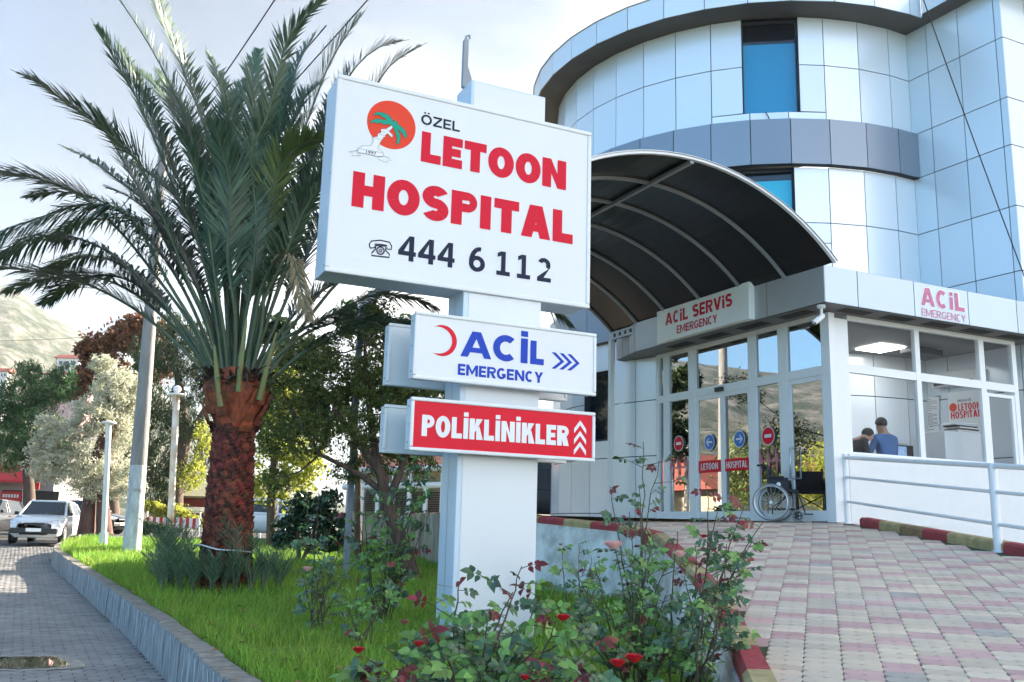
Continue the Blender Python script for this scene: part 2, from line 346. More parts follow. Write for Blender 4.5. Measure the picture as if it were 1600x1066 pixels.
# wall line beside ramp and drive
RD=az(18.2); RC=np.array([5.15,15.0,1.23])
def rz(x,y): return min(1.23,1.23+.105*((x-RC[0])*RD[0]+(y-RC[1])*RD[1]))
WL=[(.55,.4),(.82,2.),(1.12,4.),(1.36,5.65),(1.68,7.95),(1.86,10.5),(1.95,12.9),(1.60,13.9),(.46,15.3),(-.5,18.3),(-1.45,21.4),(-4.4,31.)]
WL=[np.array(p) for p in WL]
def xr(y):
    for a,b in zip(WL,WL[1:]):
        if a[1]<=y<=b[1]: return a[0]+(b[0]-a[0])*(y-a[1])/(b[1]-a[1])
    return WL[0][0] if y<WL[0][1] else -4.4
RW=[np.array(p) for p in [(6.9,.4),(6.3,7.7),(5.83,11.37),(5.40,14.75)]]
def xrr(y):
    for a,b in zip(RW,RW[1:]):
        if a[1]<=y<=b[1]: return a[0]+(b[0]-a[0])*(y-a[1])/(b[1]-a[1])
    return RW[0][0] if y<RW[0][1] else RW[-1][0]
# lawn
lw=MB(); rows=[1.6+.25*i for i in range(130)]
prev=None
for y in rows:
    a=xl(y); a=(a+KW+.0) if a is not None else (-9.6 if y>30 else .3)
    b=xr(y)+.05
    if a>b: a=b-.02
    r=[]
    for i in range(13):
        x=a+(b-a)*i/12; z=gz(y)-.03+.05*noise.noise(Vector((x*.8,y*.8,0)))*min(1,i*.6)*min(1,(12-i)*.6)
        r.append((x,y,z))
    if prev:
        for i in range(12): lw.quad(prev[i],prev[i+1],r[i+1],r[i])
    prev=r
lw.sm=[True]*len(lw.f); lawn=lw.build('lawn',M['soil'],kind='structure')
# ramp surface
rp=MB()
prev=None
for y in [0+.5*i for i in range(32)]:
    a,b=xr(y)+.03,xrr(y)+.02; r=[(a+(b-a)*i/8,y,rz(a+(b-a)*i/8,y)-.012) for i in range(9)]
    if prev:
        for i in range(8): rp.quad(prev[i],prev[i+1],r[i+1],r[i],3)
    prev=r
u_=RD[:2]; v_=np.array([u_[1],-u_[0]])
W_,H_=.23,.125
def lobed(W,H):
    out=[]
    a=.017
    for i in range(9): t=i/8; out.append((-W/2+W*t,-H/2-a*abs(math.sin(2*math.pi*t))+a*.6))
    for i in range(1,6): t=i/6; out.append((W/2+a*math.sin(math.pi*t)-a*.35,-H/2+H*t))
    for i in range(9): t=i/8; out.append((W/2-W*t,H/2+a*abs(math.sin(2*math.pi*t))-a*.6))
    for i in range(1,6): t=i/6; out.append((-W/2-a*math.sin(math.pi*t)+a*.35,H/2-H*t))
    return out
LB=lobed(W_-.014,H_-.006)
for i in range(-45,45):
    for j in range(-130,12):
        p=RC[:2]+u_*(j*H_)+v_*(i*W_)
        if p[1]<2.8 or p[1]>15.6: continue
        if p[0]<xr(p[1])+.16 or p[0]>xrr(p[1])-.13: continue
        pj=j//2; rr=random.Random(pj*977+i*131)
        red=(pj-i)%3==0
        mi=1 if red else (2 if rr.random()<.04 else 0)
        if red and rr.random()<.10: mi=0
        dz=rr.uniform(-.003,.003); top=[];bot=[]
        for (a,b) in LB:
            q=p+v_*a+u_*b; z=rz(*q); bot.append((q[0],q[1],z-.010)); q=p+v_*a*.965+u_*b*.95; top.append((q[0],q[1],rz(*q)+dz))
        n=len(LB); rp.add(top+bot,[tuple(reversed(range(n)))[::-1]]+[(e,n+e,n+(e+1)%n,(e+1)%n) for e in range(n)],mi)
rp.build('ramp_paving',[M['pav_cream'],M['pav_pink'],M['pav_grey'],M['grout']],kind='structure')
pf=MB(); zz=1.228
pf.poly([(.5,15.35,zz),(5.35,15.0,zz),(9.3,16.9,zz),(12,20,zz),(12,36,zz),(-2,36,zz),(-4.3,31,zz),(-1.4,21.4,zz),(-.45,18.3,zz)])
pf.build('driveway_platform',M['pav_cream'],kind='structure')
# painted kerbs
def painted(name,line,order,base_mats,ht=.13,wd=.15,step=.6,side=1,zf=rz,upto=99):
    P=resample(line,step); b=MB()
    for i in range(min(len(P)-1,upto)):
        a,c=P[i],P[i+1]; t,n=nrm2(a,c); n=n*side
        c=c-t*.012; mi=order[i%len(order)]
        def q(p,dz): return np.array([p[0],p[1],zf(p[0],p[1])+dz])
        lo=-.10; ch=.03
        A=[q(a,lo),q(a+n*wd,lo),q(a+n*wd,ht),q(a+n*ch,ht),q(a,ht-ch)]; Bv=[q(c,lo),q(c+n*wd,lo),q(c+n*wd,ht),q(c+n*ch,ht),q(c,ht-ch)]
        m=5; b.add(A+Bv,[tuple(range(m)),tuple(reversed(range(m,2*m)))]+[(e,m+e,m+(e+1)%m,(e+1)%m) for e in range(m)],mi)
    b.build(name,base_mats,kind='structure'); return P
KM=[M['kred'],M['kyel'],M['kbrn']]
painted('painted_kerb',[p for p in WL[1:]],[1,0,1,1,0,1,0],KM,ht=.10,wd=.16,side=-1)
painted('painted_kerb',[RW[3]+np.array([-.03,-.2]),RW[2],RW[1],RW[0]],[0,1,2,0,1,1,0],KM,ht=.12,wd=.15,side=1,step=.55)
# retaining walls
def wallstrip(name,line,zt,zb,th,mm,label,batter=0.,rough=0.):
    b=MB(); P=resample(line,.25)+[line[-1]]; rows_=6; r=random.Random(5)
    ring=[]
    for i,p in enumerate(P):
        a,c=P[max(i-1,0)],P[min(i+1,len(P)-1)]; t,n=nrm2(a,c); z1,z0=zt(p),zb(p); col=[]
        for e in range(rows_+1):
            f=e/rows_; o=batter*f+r.uniform(-rough,rough); col.append((p[0]+n[0]*o,p[1]+n[1]*o,z1+(z0-z1)*f))
        o=th; col=[(p[0]-n[0]*th,p[1]-n[1]*th,z1)]+col
        ring.append(col)
    for A,B_ in zip(ring,ring[1:]):
        for e in range(len(A)-1): b.add([A[e],B_[e],B_[e+1],A[e+1]],[(0,1,2,3)],0,True)
    return b.build(name,mm,label=label,cat='wall')
# ---------------------------------------------------------------- heavy capitals drawn from strokes
def glyph(c,w,h,t,tb):
    P=[]
    rc=lambda a,b,c_,d: P.append([(a,c_),(b,c_),(b,d),(a,d)])
    def arc_(cx,cy,rx,ry,a0,a1,n=22,tx=None,ty=None):
        tx=tx or t; ty=ty or tb
        for i in range(n):
            a=R_(a0+(a1-a0)*i/n); b=R_(a0+(a1-a0)*(i+1)/n)
            P.append([(cx+rx*math.cos(a),cy+ry*math.sin(a)),(cx+rx*math.cos(b),cy+ry*math.sin(b)),(cx+(rx-tx)*math.cos(b),cy+(ry-ty)*math.sin(b)),(cx+(rx-tx)*math.cos(a),cy+(ry-ty)*math.sin(a))])
    if c in 'H': rc(0,t,0,h); rc(w-t,w,0,h); rc(t,w-t,h/2-tb/2,h/2+tb/2)
    elif c=='L': rc(0,t,0,h); rc(t,w,0,tb)
    elif c=='E': rc(0,t,0,h); rc(t,w,0,tb); rc(t,w,h-tb,h); rc(t,w*.92,h/2-tb*.46,h/2+tb*.46)
    elif c=='F': rc(0,t,0,h); rc(t,w,h-tb,h); rc(t,w*.92,h/2-tb*.46,h/2+tb*.46)
    elif c=='T': rc(0,w,h-tb,h); rc(w/2-t/2,w/2+t/2,0,h-tb)
    elif c in 'OÖ':
        arc_(w/2,h/2,w/2,h/2+.015*h,0,360,40)
        if c=='Ö': rc(w*.24,w*.42,h*1.1,h*1.25); rc(w*.58,w*.76,h*1.1,h*1.25)
    elif c=='C': arc_(w*.5,h/2,w*.5,h/2+.015*h,48,312,34)
    elif c=='G': arc_(w*.5,h/2,w*.5,h/2+.015*h,48,330,34); rc(w-t,w*.97,.16*h,h*.5); rc(w*.55,w-t,h*.5-tb*.85,h*.5)
    elif c=='N':
        rc(0,t,0,h); rc(w-t,w,0,h); P.append([(t*.98,h),(t*.98,h-tb*1.7),(w-t*.98,0),(w-t*.98,tb*1.7)])
    elif c=='M':
        rc(0,t,0,h); rc(w-t,w,0,h); P.append([(t,h),(t,h-tb*1.6),(w/2,.08*h),(w/2,.08*h+tb*1.6)]); P.append([(w/2,.08*h+tb*1.6),(w/2,.08*h),(w-t,h-tb*1.6),(w-t,h)])
    elif c=='I': rc(w/2-t/2,w/2+t/2,0,h)
    elif c=='İ': rc(w/2-t/2,w/2+t/2,0,h); rc(w/2-t/2,w/2+t/2,h*1.07,h*1.07+tb*.85)
    elif c=='i': rc(w/2-t/2,w/2+t/2,0,h*.72); rc(w/2-t/2,w/2+t/2,h*.80,h)
    elif c=='A':
        a=t*.62; s=(w/2-a)/h; tt=t*1.06; zi=min(h*.97,(w/2-tt)/s)
        P.append([(0,0),(tt,0),(w/2,zi),(w/2,h),(w/2-a,h)]); P.append([(w,0),(w/2+a,h),(w/2,h),(w/2,zi),(w-tt,0)])
        z0,z1=.19*h,.19*h+tb*.75; P.append([(tt+s*z0,z0),(w-tt-s*z0,z0),(w-tt-s*z1,z1),(tt+s*z1,z1)])
    elif c=='V':
        a=t*.55; s=(w/2-a)/h; tt=t*1.06; zi=h-min(h*.97,(w/2-tt)/s)
        P.append([(0,h),(w/2-a,0),(w/2,0),(w/2,zi),(tt,h)]); P.append([(w,h),(w-tt,h),(w/2,zi),(w/2,0),(w/2+a,0)])
    elif c in 'PR':
        z0=.40*h if c=='P' else .43*h; ry=(h-z0)/2; rx=min(w-t,ry*1.05); cx=w-rx; rc(0,t,0,h); tq=tb*.86
        if cx>t: rc(t,cx,h-tq,h); rc(t,cx,z0,z0+tq)
        arc_(cx,z0+ry,rx,ry,-90,90,18,min(t,rx*.72),min(tq,ry*.8))
        if c=='R': P.append([(w*.36,z0+tq*.3),(w-t*1.12,0),(w*1.02,0),(w*.36+t*1.05,z0+tq*.5)])
    elif c=='K':
        rc(0,t,0,h); P.append([(t,.33*h),(w*.98,h),(w*.98-t*1.25,h),(t,.62*h)]); P.append([(t*1.1+.08*w,.50*h),(w-t*1.22,0),(w*1.03,0),(t*1.1+.30*w,.66*h)])
    elif c=='Y':
        rc(w/2-t/2,w/2+t/2,0,.42*h); P.append([(w/2-t/2,.42*h),(w/2+t/2,.42*h),(w/2+t*.1,.60*h),(t*1.1,h),(0,h)]); P.append([(w/2-t*.1,.60*h),(w/2+t/2,.42*h),(w,h),(w-t*1.1,h)])
    elif c=='Z': rc(0,w,0,tb); rc(0,w,h-tb,h); P.append([(0,tb),(t*1.3,tb),(w,h-tb),(w-t*1.3,h-tb)])
    elif c=='S':
        Rz=(h+.03*h-tb)/4; Rx=w/2-t/2; zt=h*1.015-tb/2-Rz; zb=-h*.015+tb/2+Rz
        arc_(w/2,zt,Rx+t/2,Rz+tb/2,28,270,24); arc_(w/2,zb,Rx+t/2,Rz+tb/2,90,-152,24)
    elif c=='1': rc(w*.5-t*.5,w*.5+t*.5,tb,h); rc(0,w,0,tb); P.append([(w*.5-t*.5,h),(w*.5-t*.5,h-tb*1.05),(w*.06,h-tb*1.5),(w*.06,h-tb*.5)])
    elif c=='4': rc(w*.60,w*.60+t,0,h); rc(0,w,h*.21,h*.21+tb); P.append([(0,h*.21+tb),(t*1.15,h*.21+tb),(w*.60,h*.80),(w*.60,h)])
    elif c=='2':
        ry=h*.29; arc_(w/2-w*.02,h*1.01-ry,w*.47,ry,155,-38,20); rc(0,w,0,tb); P.append([(0,tb),(t*1.5,tb),(w*.90,h*.60),(w*.62,h*.48)])
    elif c=='6':
        ry=h*.33; arc_(w/2,ry-h*.01,w/2,ry,0,360,30); arc_(w*.66,h*.36,w*.66,h*.66,82,176,16)
    return P
GW={'H':.82,'O':.86,'Ö':.86,'S':.72,'P':.72,'I':.34,'İ':.34,'i':.34,'T':.72,'A':.88,'L':.62,'E':.62,'N':.84,'C':.74,'R':.76,'K':.80,'M':1.0,'G':.80,'Y':.78,'V':.84,'Z':.7,' ':.36,'F':.6,'1':.56,'4':.66,'6':.62,'2':.60}
def heavy(mb,word,o,U,Nn,u0,u1,z0,z1,mi=0,t=.3,gap=.05,th=.0025,wt=None,grow=0.):
    h=z1-z0; GW_=lambda c: (t*1.05/h*h if c in 'Iiİ' else GW[c]); W=[GW_(c) for c in word]; g=gap*h; tot=sum(W); sc_=(u1-u0-g*(len(word)-1))/tot; x=u0; o=np.array(o,float); k=0
    lay=0
    for c in word:
        w=GW_(c)*sc_
        if c!=' ':
            tt=min(t*h,w*.46) if c not in 'Ii İ' else min(t*h,w)
            for poly in glyph(c,w,h,tt,t*h*.88):
                pts=[o+U*(x+a)+ZV*(z0+b)+Nn*(th+.00025*(lay%5)) for a,b in poly]; lay+=1
                n_=np.zeros(3)
                for i in range(1,len(pts)-1): n_+=np.cross(pts[i]-pts[0],pts[i+1]-pts[0])
                if n_@Nn<0: pts=pts[::-1]
                mb.poly(pts,mi)
        x+=w+g
def off_line(line,d):
    out=[]
    for i,p in enumerate(line):
        a,c=line[max(i-1,0)],line[min(i+1,len(line)-1)]; t,n=nrm2(a,c); out.append(p+n*d)
    return out
wallstrip('retaining_wall',off_line(WL[1:10],.015),lambda p:rz(*p)-.0,lambda p:gz(p[1])-.25,.12,[M['plaster']],'rough whitewashed retaining wall below the painted kerb of the ramp',batter=.10,rough=.012)
wallstrip('retaining_wall',off_line(WL[9:],.015),lambda p:1.30+0*p[1],lambda p:gz(p[1])-.25,.14,[M['concrete']],'stained bare concrete retaining wall behind the leaning tree trunk',batter=.0,rough=.006)
# slab edge to the far side of the drive
# hills
RP=[]
for (x,y) in [(-60,425),(0,445),(30,455),(60,480),(100,506),(130,521),(150,532),(175,552),(220,590)]:
    d=ray(x,y); RP.append((math.degrees(math.atan2(d[0],d[1])),d[2]/math.hypot(d[0],d[1])))
def ridge(a):   # slope of the skyline by azimuth (degrees)
    T=[(-125,.14),(-100,.17),(-85,.19),(-72,.16),(-60,.19),(-50,.20),(-40,.22),(-34,.23)]+RP+[(-14,.03),(-8,.02)]
    for (p,q),(r,t) in zip(T,T[1:]):
        if p<=a<=r: return q+(t-q)*(a-p)/(r-p)
    return T[0][1] if a<T[0][0] else .0
h=MB(); na,nr=420,110; vv={}
for i in range(na+1):
    a=-125+118*i/na; e=ridge(a)
    for j in range(nr+1):
        f=j/nr; r=160+1100*f**1.4
        prof=(.10*min(1,f*5)+.90*sst((f-.15)/.85)**.85) if f>.15 else .10*min(1,f*5)
        z=e*r*min(1,prof*1.02)
        x,y=r*math.sin(R_(a)),r*math.cos(R_(a)); z+= (noise.fractal(Vector((x/260,y/260,0)),.9,2.1,7)*26+abs(noise.fractal(Vector((x/70,y/70,3)),.7,2.1,5))*9-4)*f*min(1,(1.0-f)*3+.10)*(1 if e>.03 else .2)
        x,y=r*math.sin(R_(a)),r*math.cos(R_(a)); vv[i,j]=len(h.v); h.v.append((x,y,z-1.2))
for i in range(na):
    for j in range(nr): h.f.append((vv[i,j],vv[i+1,j],vv[i+1,j+1],vv[i,j+1])); h.m.append(0); h.sm.append(True)
mh=bpy.data.materials.new('hill_scrub'); mh.use_nodes=True; nt=mh.node_tree; N=nt.nodes; L=nt.links.new; p=N['Principled BSDF']; p.inputs['Roughness'].default_value=.95; p.inputs['Specular IOR Level'].default_value=.1
tc=N.new('ShaderNodeTexCoord'); n1=N.new('ShaderNodeTexNoise'); n1.inputs['Scale'].default_value=.035; n1.inputs['Detail'].default_value=12; n1.inputs['Roughness'].default_value=.7; L(tc.outputs['Object'],n1.inputs[0])
r1=N.new('ShaderNodeValToRGB'); cr=r1.color_ramp; cr.elements[0].position=.44; cr.elements[0].color=(.030,.045,.022,1); cr.elements[1].position=.60; cr.elements[1].color=(.19,.175,.15,1); e_=cr.elements.new(.50); e_.color=(.075,.08,.05,1)
L(n1.outputs[0],r1.inputs[0]); L(r1.outputs[0],p.inputs['Base Color'])
b1=N.new('ShaderNodeBump'); b1.inputs['Strength'].default_value=1; b1.inputs['Distance'].default_value=6; L(n1.outputs[0],b1.inputs['Height']); L(b1.outputs[0],p.inputs['Normal'])
h.build('hills',mh,kind='structure')
h=MB(); pr=[(-26,0),(-24.5,.155),(-23.6,.166),(-22.8,.172),(-22.2,.163),(-21,.14),(-19,.10),(-16,.06),(-12,.05),(-6,.05),(2,.05),(10,.04),(20,0)]
for (a,e),(b_,f_) in zip(pr,pr[1:]):
    for q in range(6):
        a0=a+(b_-a)*q/6; a1=a+(b_-a)*(q+1)/6; e0=e+(f_-e)*q/6; e1=e+(f_-e)*(q+1)/6
        P=lambda a,r,z:(r*math.sin(R_(a)),r*math.cos(R_(a)),z)
        z0=e0*1900+12*noise.noise(Vector((a0*1.5,0,0))); z1=e1*1900+12*noise.noise(Vector((a1*1.5,0,0)))
        h.quad(P(a0,1500,-5),P(a1,1500,-5),P(a1,1900,z1),P(a0,1900,z0)); h.quad(P(a0,1900,z0),P(a1,1900,z1),P(a1,2100,-5),P(a0,2100,-5))
h.build('far_hills',mat('far_hill',(.09,.11,.10),.95),kind='structure')
# haze: even thin air
hz=MB(); hz.box((-1500,-700,-20),(1500,2150,520)); hm=bpy.data.materials.new('haze'); hm.use_nodes=True; nt=hm.node_tree; nt.nodes.remove(nt.nodes['Principled BSDF'])
HAZE=.00020
pv=nt.nodes.new('ShaderNodeVolumePrincipled'); pv.inputs['Color'].default_value=(.86,.91,1,1); pv.inputs['Density'].default_value=HAZE; pv.inputs['Anisotropy'].default_value=.3
nt.links.new(pv.outputs[0],nt.nodes['Material Output'].inputs['Volume'])
if HAZE>0: hz.build('haze',hm,kind='stuff')
# grass: real blades, one mesh
def blades(name,n,region,hmin,hmax,wd,mt,seed,dens=None):
    r=np.random.default_rng(seed); V=[];Fc=[]
    X0,X1,Y0,Y1=region; P=[]
    while len(P)<n:
        # denser close to the camera
        y=Y0+(Y1-Y0)*r.random()**1.9; x=X0+(X1-X0)*r.random()
        a=xl(y); a=(a+KW+.02) if a is not None else None
        if a is None or x<a or x>xr(y)-.04: continue
        if abs(x)>.62*y+.6: continue
        if dens and r.random()>dens(x,y): continue
        P.append((x,y))
    P=np.array(P); n=len(P)
    z=np.array([gz(q[1])-.03 for q in P]); sc_=1+np.clip((P[:,1]-8)/16,0,2.2)
    pn=np.array([noise.noise(Vector((q[0]*1.1,q[1]*1.1,5)))+.6*noise.noise(Vector((q[0]*3.7,q[1]*3.7,9))) for q in P])
    hh=(hmin+(hmax-hmin)*r.random(n)**1.5)*(1+.55*pn)*np.minimum(sc_,1.5); ww=wd*sc_*(.7+.6*r.random(n))
    a=r.random(n)*2*np.pi; b=r.random(n)*2*np.pi; ln=hh*(.15+.75*r.random(n)**1.2)
    dx,dy=np.cos(a),np.sin(a); lx,ly=np.cos(b)*ln,np.sin(b)*ln
    B=np.c_[P,z]
    v0=B+np.c_[-dx*ww/2,-dy*ww/2,0*z]; v1=B+np.c_[dx*ww/2,dy*ww/2,0*z]
    m=B+np.c_[lx*.35,ly*.35,hh*.6]; v2=m+np.c_[dx*ww*.42,dy*ww*.42,0*z]; v3=m-np.c_[dx*ww*.42,dy*ww*.42,0*z]
    t=B+np.c_[lx,ly,hh*(1-.25*(ln/hh)**2)]
    V=np.stack([v0,v1,v2,v3,t],1).reshape(-1,3); i=np.arange(n)*5
    loops=np.stack([i,i+1,i+2,i+3,i+3,i+2,i+4],1).reshape(-1)
    me=bpy.data.meshes.new(name); me.vertices.add(len(V)); me.vertices.foreach_set('co',V.reshape(-1)); me.loops.add(len(loops)); me.loops.foreach_set('vertex_index',loops.astype(np.int32))
    me.polygons.add(2*n); st=np.stack([np.arange(n)*7,np.arange(n)*7+4],1).reshape(-1); me.polygons.foreach_set('loop_start',st.astype(np.int32)); me.materials.append(mt); me.update(calc_edges=True); me.validate()
    o=bpy.data.objects.new(name,me); C.objects.link(o); tag(o,kind='stuff'); return o
blades('grass',170000,(-13.5,2.2,1.8,29),.045,.18,.0066,M['grass'],1)
# ---------------------------------------------------------------- lettering helper
def text_mb(mb,body,o,U,Wv,Nn,u0,u1,z0,z1,mi=0,bold=.03,space=1.06,th=.004,dy_fix=None):
    """lays letters in the plane o + u*U + z*Wv, proud by th along Nn; z0..z1 is the height of a capital"""
    c=bpy.data.curves.new('tmp','FONT'); c.body=body; c.offset=bold; c.space_character=space; c.resolution_u=6; c.fill_mode='FRONT'
    t=bpy.data.objects.new('tmp',c); C.objects.link(t); bpy.context.view_layer.update(); me=t.to_mesh()
    co=np.array([v.co[:] for v in me.vertices]); fs=[tuple(p.vertices) for p in me.polygons]; t.to_mesh_clear(); bpy.data.objects.remove(t); bpy.data.curves.remove(c)
    if len(co)==0: return
    x0,x1=co[:,0].min(),co[:,0].max(); cap=.70+2*bold
    X=u0+(co[:,0]-x0)/(x1-x0)*(u1-u0); Z=z0+(co[:,1]+bold)/cap*(z1-z0)
    o,U,Wv,Nn=[np.array(q,float) for q in (o,U,Wv,Nn)]
    P=o+np.outer(X,U)+np.outer(Z,Wv)+Nn*th
    # face the viewer
    a,b,c_=P[fs[0][0]],P[fs[0][1]],P[fs[0][2]]
    if np.cross(b-a,c_-a)@Nn<0: fs=[tuple(reversed(f)) for f in fs]
    mb.add(P,fs,mi)
def ribbon(mb,pts,wd,mi=0,closed=False,nrm=None):
    P=[np.array(p,float) for p in pts]; n=len(P); vs=[]
    for i in range(n):
        a=P[(i-1)%n] if (closed or i>0) else P[i]; b=P[(i+1)%n] if (closed or i<n-1) else P[i]
        t=b-a; t=t/(np.linalg.norm(t)+1e-9); s_=np.cross(nrm,t); vs+= [P[i]-s_*wd/2,P[i]+s_*wd/2]
    for i in range(n if closed else n-1):
        j=(i+1)%n; mb.add([vs[2*i],vs[2*i+1],vs[2*j+1],vs[2*j]],[(0,1,2,3)],mi)
# ---------------------------------------------------------------- hospital building
TC=np.array([6.11,23.45]); TR=5.05
def cp(a,R,z): return np.array([TC[0]+R*math.sin(R_(a)),TC[1]+R*math.cos(R_(a)),z])
def cell(mb,p00,p10,p11,p01,out,g=.0095,d=.022,mi=0):
    p00,p10,p11,p01=[np.array(p,float) for p in (p00,p10,p11,p01)]
    lu=np.linalg.norm(p10-p00); lz=np.linalg.norm(p01-p00)
    if lu<.03 or lz<.03: return
    U=(p10-p00)/lu; Z=(p01-p00)/lz; Z2=(p11-p10)/np.linalg.norm(p11-p10)
    a=[p00+U*g+Z*g,p10-U*g+Z2*g,p11-U*g-Z2*g,p01+U*g-Z*g]; b=[q-out*d for q in a]
    mb.add(a+b,[(0,1,2,3)]+[(4+i,4+(i+1)%4,(i+1)%4,i) for i in range(4)],mi)
def minus(rects,w):
    out=[]
    for (a0,a1,z0,z1) in rects:
        b0,b1,y0,y1=w
        if b1<=a0 or b0>=a1 or y1<=z0 or y0>=z1: out.append((a0,a1,z0,z1)); continue
        if z0<y0: out.append((a0,a1,z0,y0))
        if y1<z1: out.append((a0,a1,y1,z1))
        m0,m1=max(z0,y0),min(z1,y1)
        if a0<b0: out.append((a0,b0,m0,m1))
        if b1<a1: out.append((b1,a1,m0,m1))
    return out
IN=np.array([8.52,19.05]); SC_=np.array([9.57,17.06])
COR=np.array([5.15,15.0,0]); dA=az(-26.56); nA=az(63.44); dR=az(65.); nR=az(-25.); FC=np.array([4.89,14.30,0])
hosp=thing('hospital_building',(6.1,19,1.2),'pale panelled hospital with a round tower, grey bands and a glazed emergency lobby','hospital')
WINS=[(-178.0,-164.7,9.77,11.95),(-176.0,-161.0,6.9,8.53),(-131.5,-118.5,2.94,4.47)]
rects=[]
angs=[-208.7,-202.2]+[-193.2+9*i for i in range(25)]
rows_l=[0.,1.38,2.55,3.78,5.08]; rows_m=[6.05,7.33,8.55]; rows_u=[9.56,10.84,11.95]
for rr in (rows_l,rows_m,rows_u):
    for z0,z1 in zip(rr,rr[1:]):
        for a0,a1 in zip(angs,angs[1:]): rects.append((a0,a1,z0,z1))
for w_ in WINS: rects=minus(rects,w_)
# only the strip of facade below the upper window has its joints at the window's own spacing
for (zl,zh) in ((-1,5.07),(5.07,8.54),(8.54,99)):
    tw=MB(); bk=MB()
    for (a0,a1,z0,z1) in rects:
        if not zl<(z0+z1)/2<zh: continue
        m=(a0+a1)/2; out=cp(m,1,0)-cp(m,0,0); out=out/np.linalg.norm(out)
        cell(tw,cp(a0,TR,z0),cp(a1,TR,z0),cp(a1,TR,z1),cp(a0,TR,z1),out)
        q=TR-.03; bk.quad(cp(a0,q,z0),cp(a1,q,z0),cp(a1,q,z1),cp(a0,q,z1),0)
    tower=tw.build('tower_wall',M['panel'],hosp); bk.build('panel_joints',M['joint'],tower)
for (z0,z1,rr) in ((8.55,9.56,.15),(5.08,6.05,.13)):
    b=MB(); k_=MB()
    for a0,a1 in zip(angs,angs[1:]):
        m=(a0+a1)/2; out=cp(m,1,0)-cp(m,0,0)
        cell(b,cp(a0,TR+rr,z0),cp(a1,TR+rr,z0),cp(a1,TR+rr,z1),cp(a0,TR+rr,z1),out)
        k_.quad(cp(a0,TR+rr-.02,z0+.004),cp(a1,TR+rr-.02,z0+.004),cp(a1,TR+rr-.02,z1-.004),cp(a0,TR+rr-.02,z1-.004))
        for zz in (z0+.004,z1-.004): k_.quad(cp(a0,TR-.02,zz),cp(a1,TR-.02,zz),cp(a1,TR+rr-.02,zz),cp(a0,TR+rr-.02,zz))
    o=b.build('storey_band',M['band'],hosp,label='darker grey band round the tower'); k_.build('band_backing',M['joint'],o)
# windows of the tower
def tower_window(a0,a1,z0,z1,glass,dark_from=None):
    f=MB(); R0=TR-.03; R1=TR-.17
    n=6; A=[a0+(a1-a0)*i/n for i in range(n+1)]
    P0=[cp(a0,R0,0),cp(a1,R0,0)]
    a_,b_=cp(a0,R0,0),cp(a1,R0,0); out=cp((a0+a1)/2,1,0)-cp((a0+a1)/2,0,0)
    def q(u,z,d): p=a_+(b_-a_)*u-out*d; return np.array([p[0],p[1],z])
    for (u) in (0,1): f.quad(q(u,z0,-.03),q(u,z1,-.03),q(u,z1,.14),q(u,z0,.14),0)
    f.quad(q(0,z0,-.03),q(1,z0,-.03),q(1,z0,.14),q(0,z0,.14),0); f.quad(q(0,z1,-.03),q(1,z1,-.03),q(1,z1,.14),q(0,z1,.14),0)
    # thin dark frame
    t=.03
    for (ua,ub,za,zb) in ((0,t,z0,z1),(1-t,1,z0,z1),(t,1-t,z0,z0+.05),(t,1-t,z1-.05,z1)):
        f.prism([q(ua,za,.09),q(ub,za,.09),q(ub,zb,.09),q(ua,zb,.09)],-out*.05,0)
    win=f.build('window',[M['joint']],hosp)
    g_=MB(); zt=dark_from if dark_from else z1
    g_.quad(q(t,z0+.05,.12),q(1-t,z0+.05,.12),q(1-t,zt,.12),q(t,zt,.12)); g_.build('pane',glass,win)
    if dark_from:
        g_=MB(); g_.quad(q(t,zt,.135),q(1-t,zt,.135),q(1-t,z1-.05,.135),q(t,z1-.05,.135)); g_.build('pane',M['glass_dark'],win,label='dark top pane')  # darker pane set deeper at the top of the window
tower_window(*WINS[0],M['glass_blue'],11.42); tower_window(*WINS[1],M['glass_cyan'],8.30); tower_window(*WINS[2],M['glass_dark'])
# side walls
def flat_wall(name,p0,dirv,cols,rows,out,m_,win=()):
    b=MB(); k_=MB(); rs=[(c0,c1,z0,z1) for c0,c1 in zip(cols,cols[1:]) for z0,z1 in zip(rows,rows[1:])]
    for w_ in win: rs=minus(rs,w_)
    def P(u,z,d=0): q=p0[:2]+dirv[:2]*u+out[:2]*d; return np.array([q[0],q[1],z])
    for (c0,c1,z0,z1) in rs: cell(b,P(c0,z0),P(c1,z0),P(c1,z1),P(c0,z1),np.array([out[0],out[1],0])); k_.quad(P(c0,z0,-.03),P(c1,z0,-.03),P(c1,z1,-.03),P(c0,z1,-.03))
    o=b.build(name,m_,hosp); k_.build('panel_joints',M['joint'],o); return o
dS=np.append((SC_-IN)/np.linalg.norm(SC_-IN),0); oS=np.array([-.884,-.467,0])
rz_all=[0,1.38,2.55,3.78,4.95,6.04,7.33,8.57,9.56,10.84,11.95]
flat_wall('side_wall',IN,dS,[0,.53,1.29,2.10,2.25],rz_all,oS,M['panel_side'])
flat_wall('front_wall',SC_,dR,[0]+[.72+.86*i for i in range(31)],rz_all,-nR,M['panel_side'])
b=MB(); far=SC_+dR[:2]*27
b.prism([(p[0],p[1],0) for p in [SC_+[.05,.08],far+[0,.08],far+[-5,12],IN+[3,9],IN+[.1,.1]]],(0,0,12.3)); b.prism([(p[0],p[1],12.31) for p in [SC_+[1.5,2],far+[0,2],far+[-5,12],IN+[4,9],IN+[2,2]]],(0,0,3)); b.build('rear_shade_block',M['panel_side'],hosp)  # length and set-back upper storey added out of view to shade the forecourt
b=MB(); b.poly([tuple(cp(a,TR-.04,12.3)) for a in range(0,360,10)]); b.build('roof',M['soffit'],hosp)
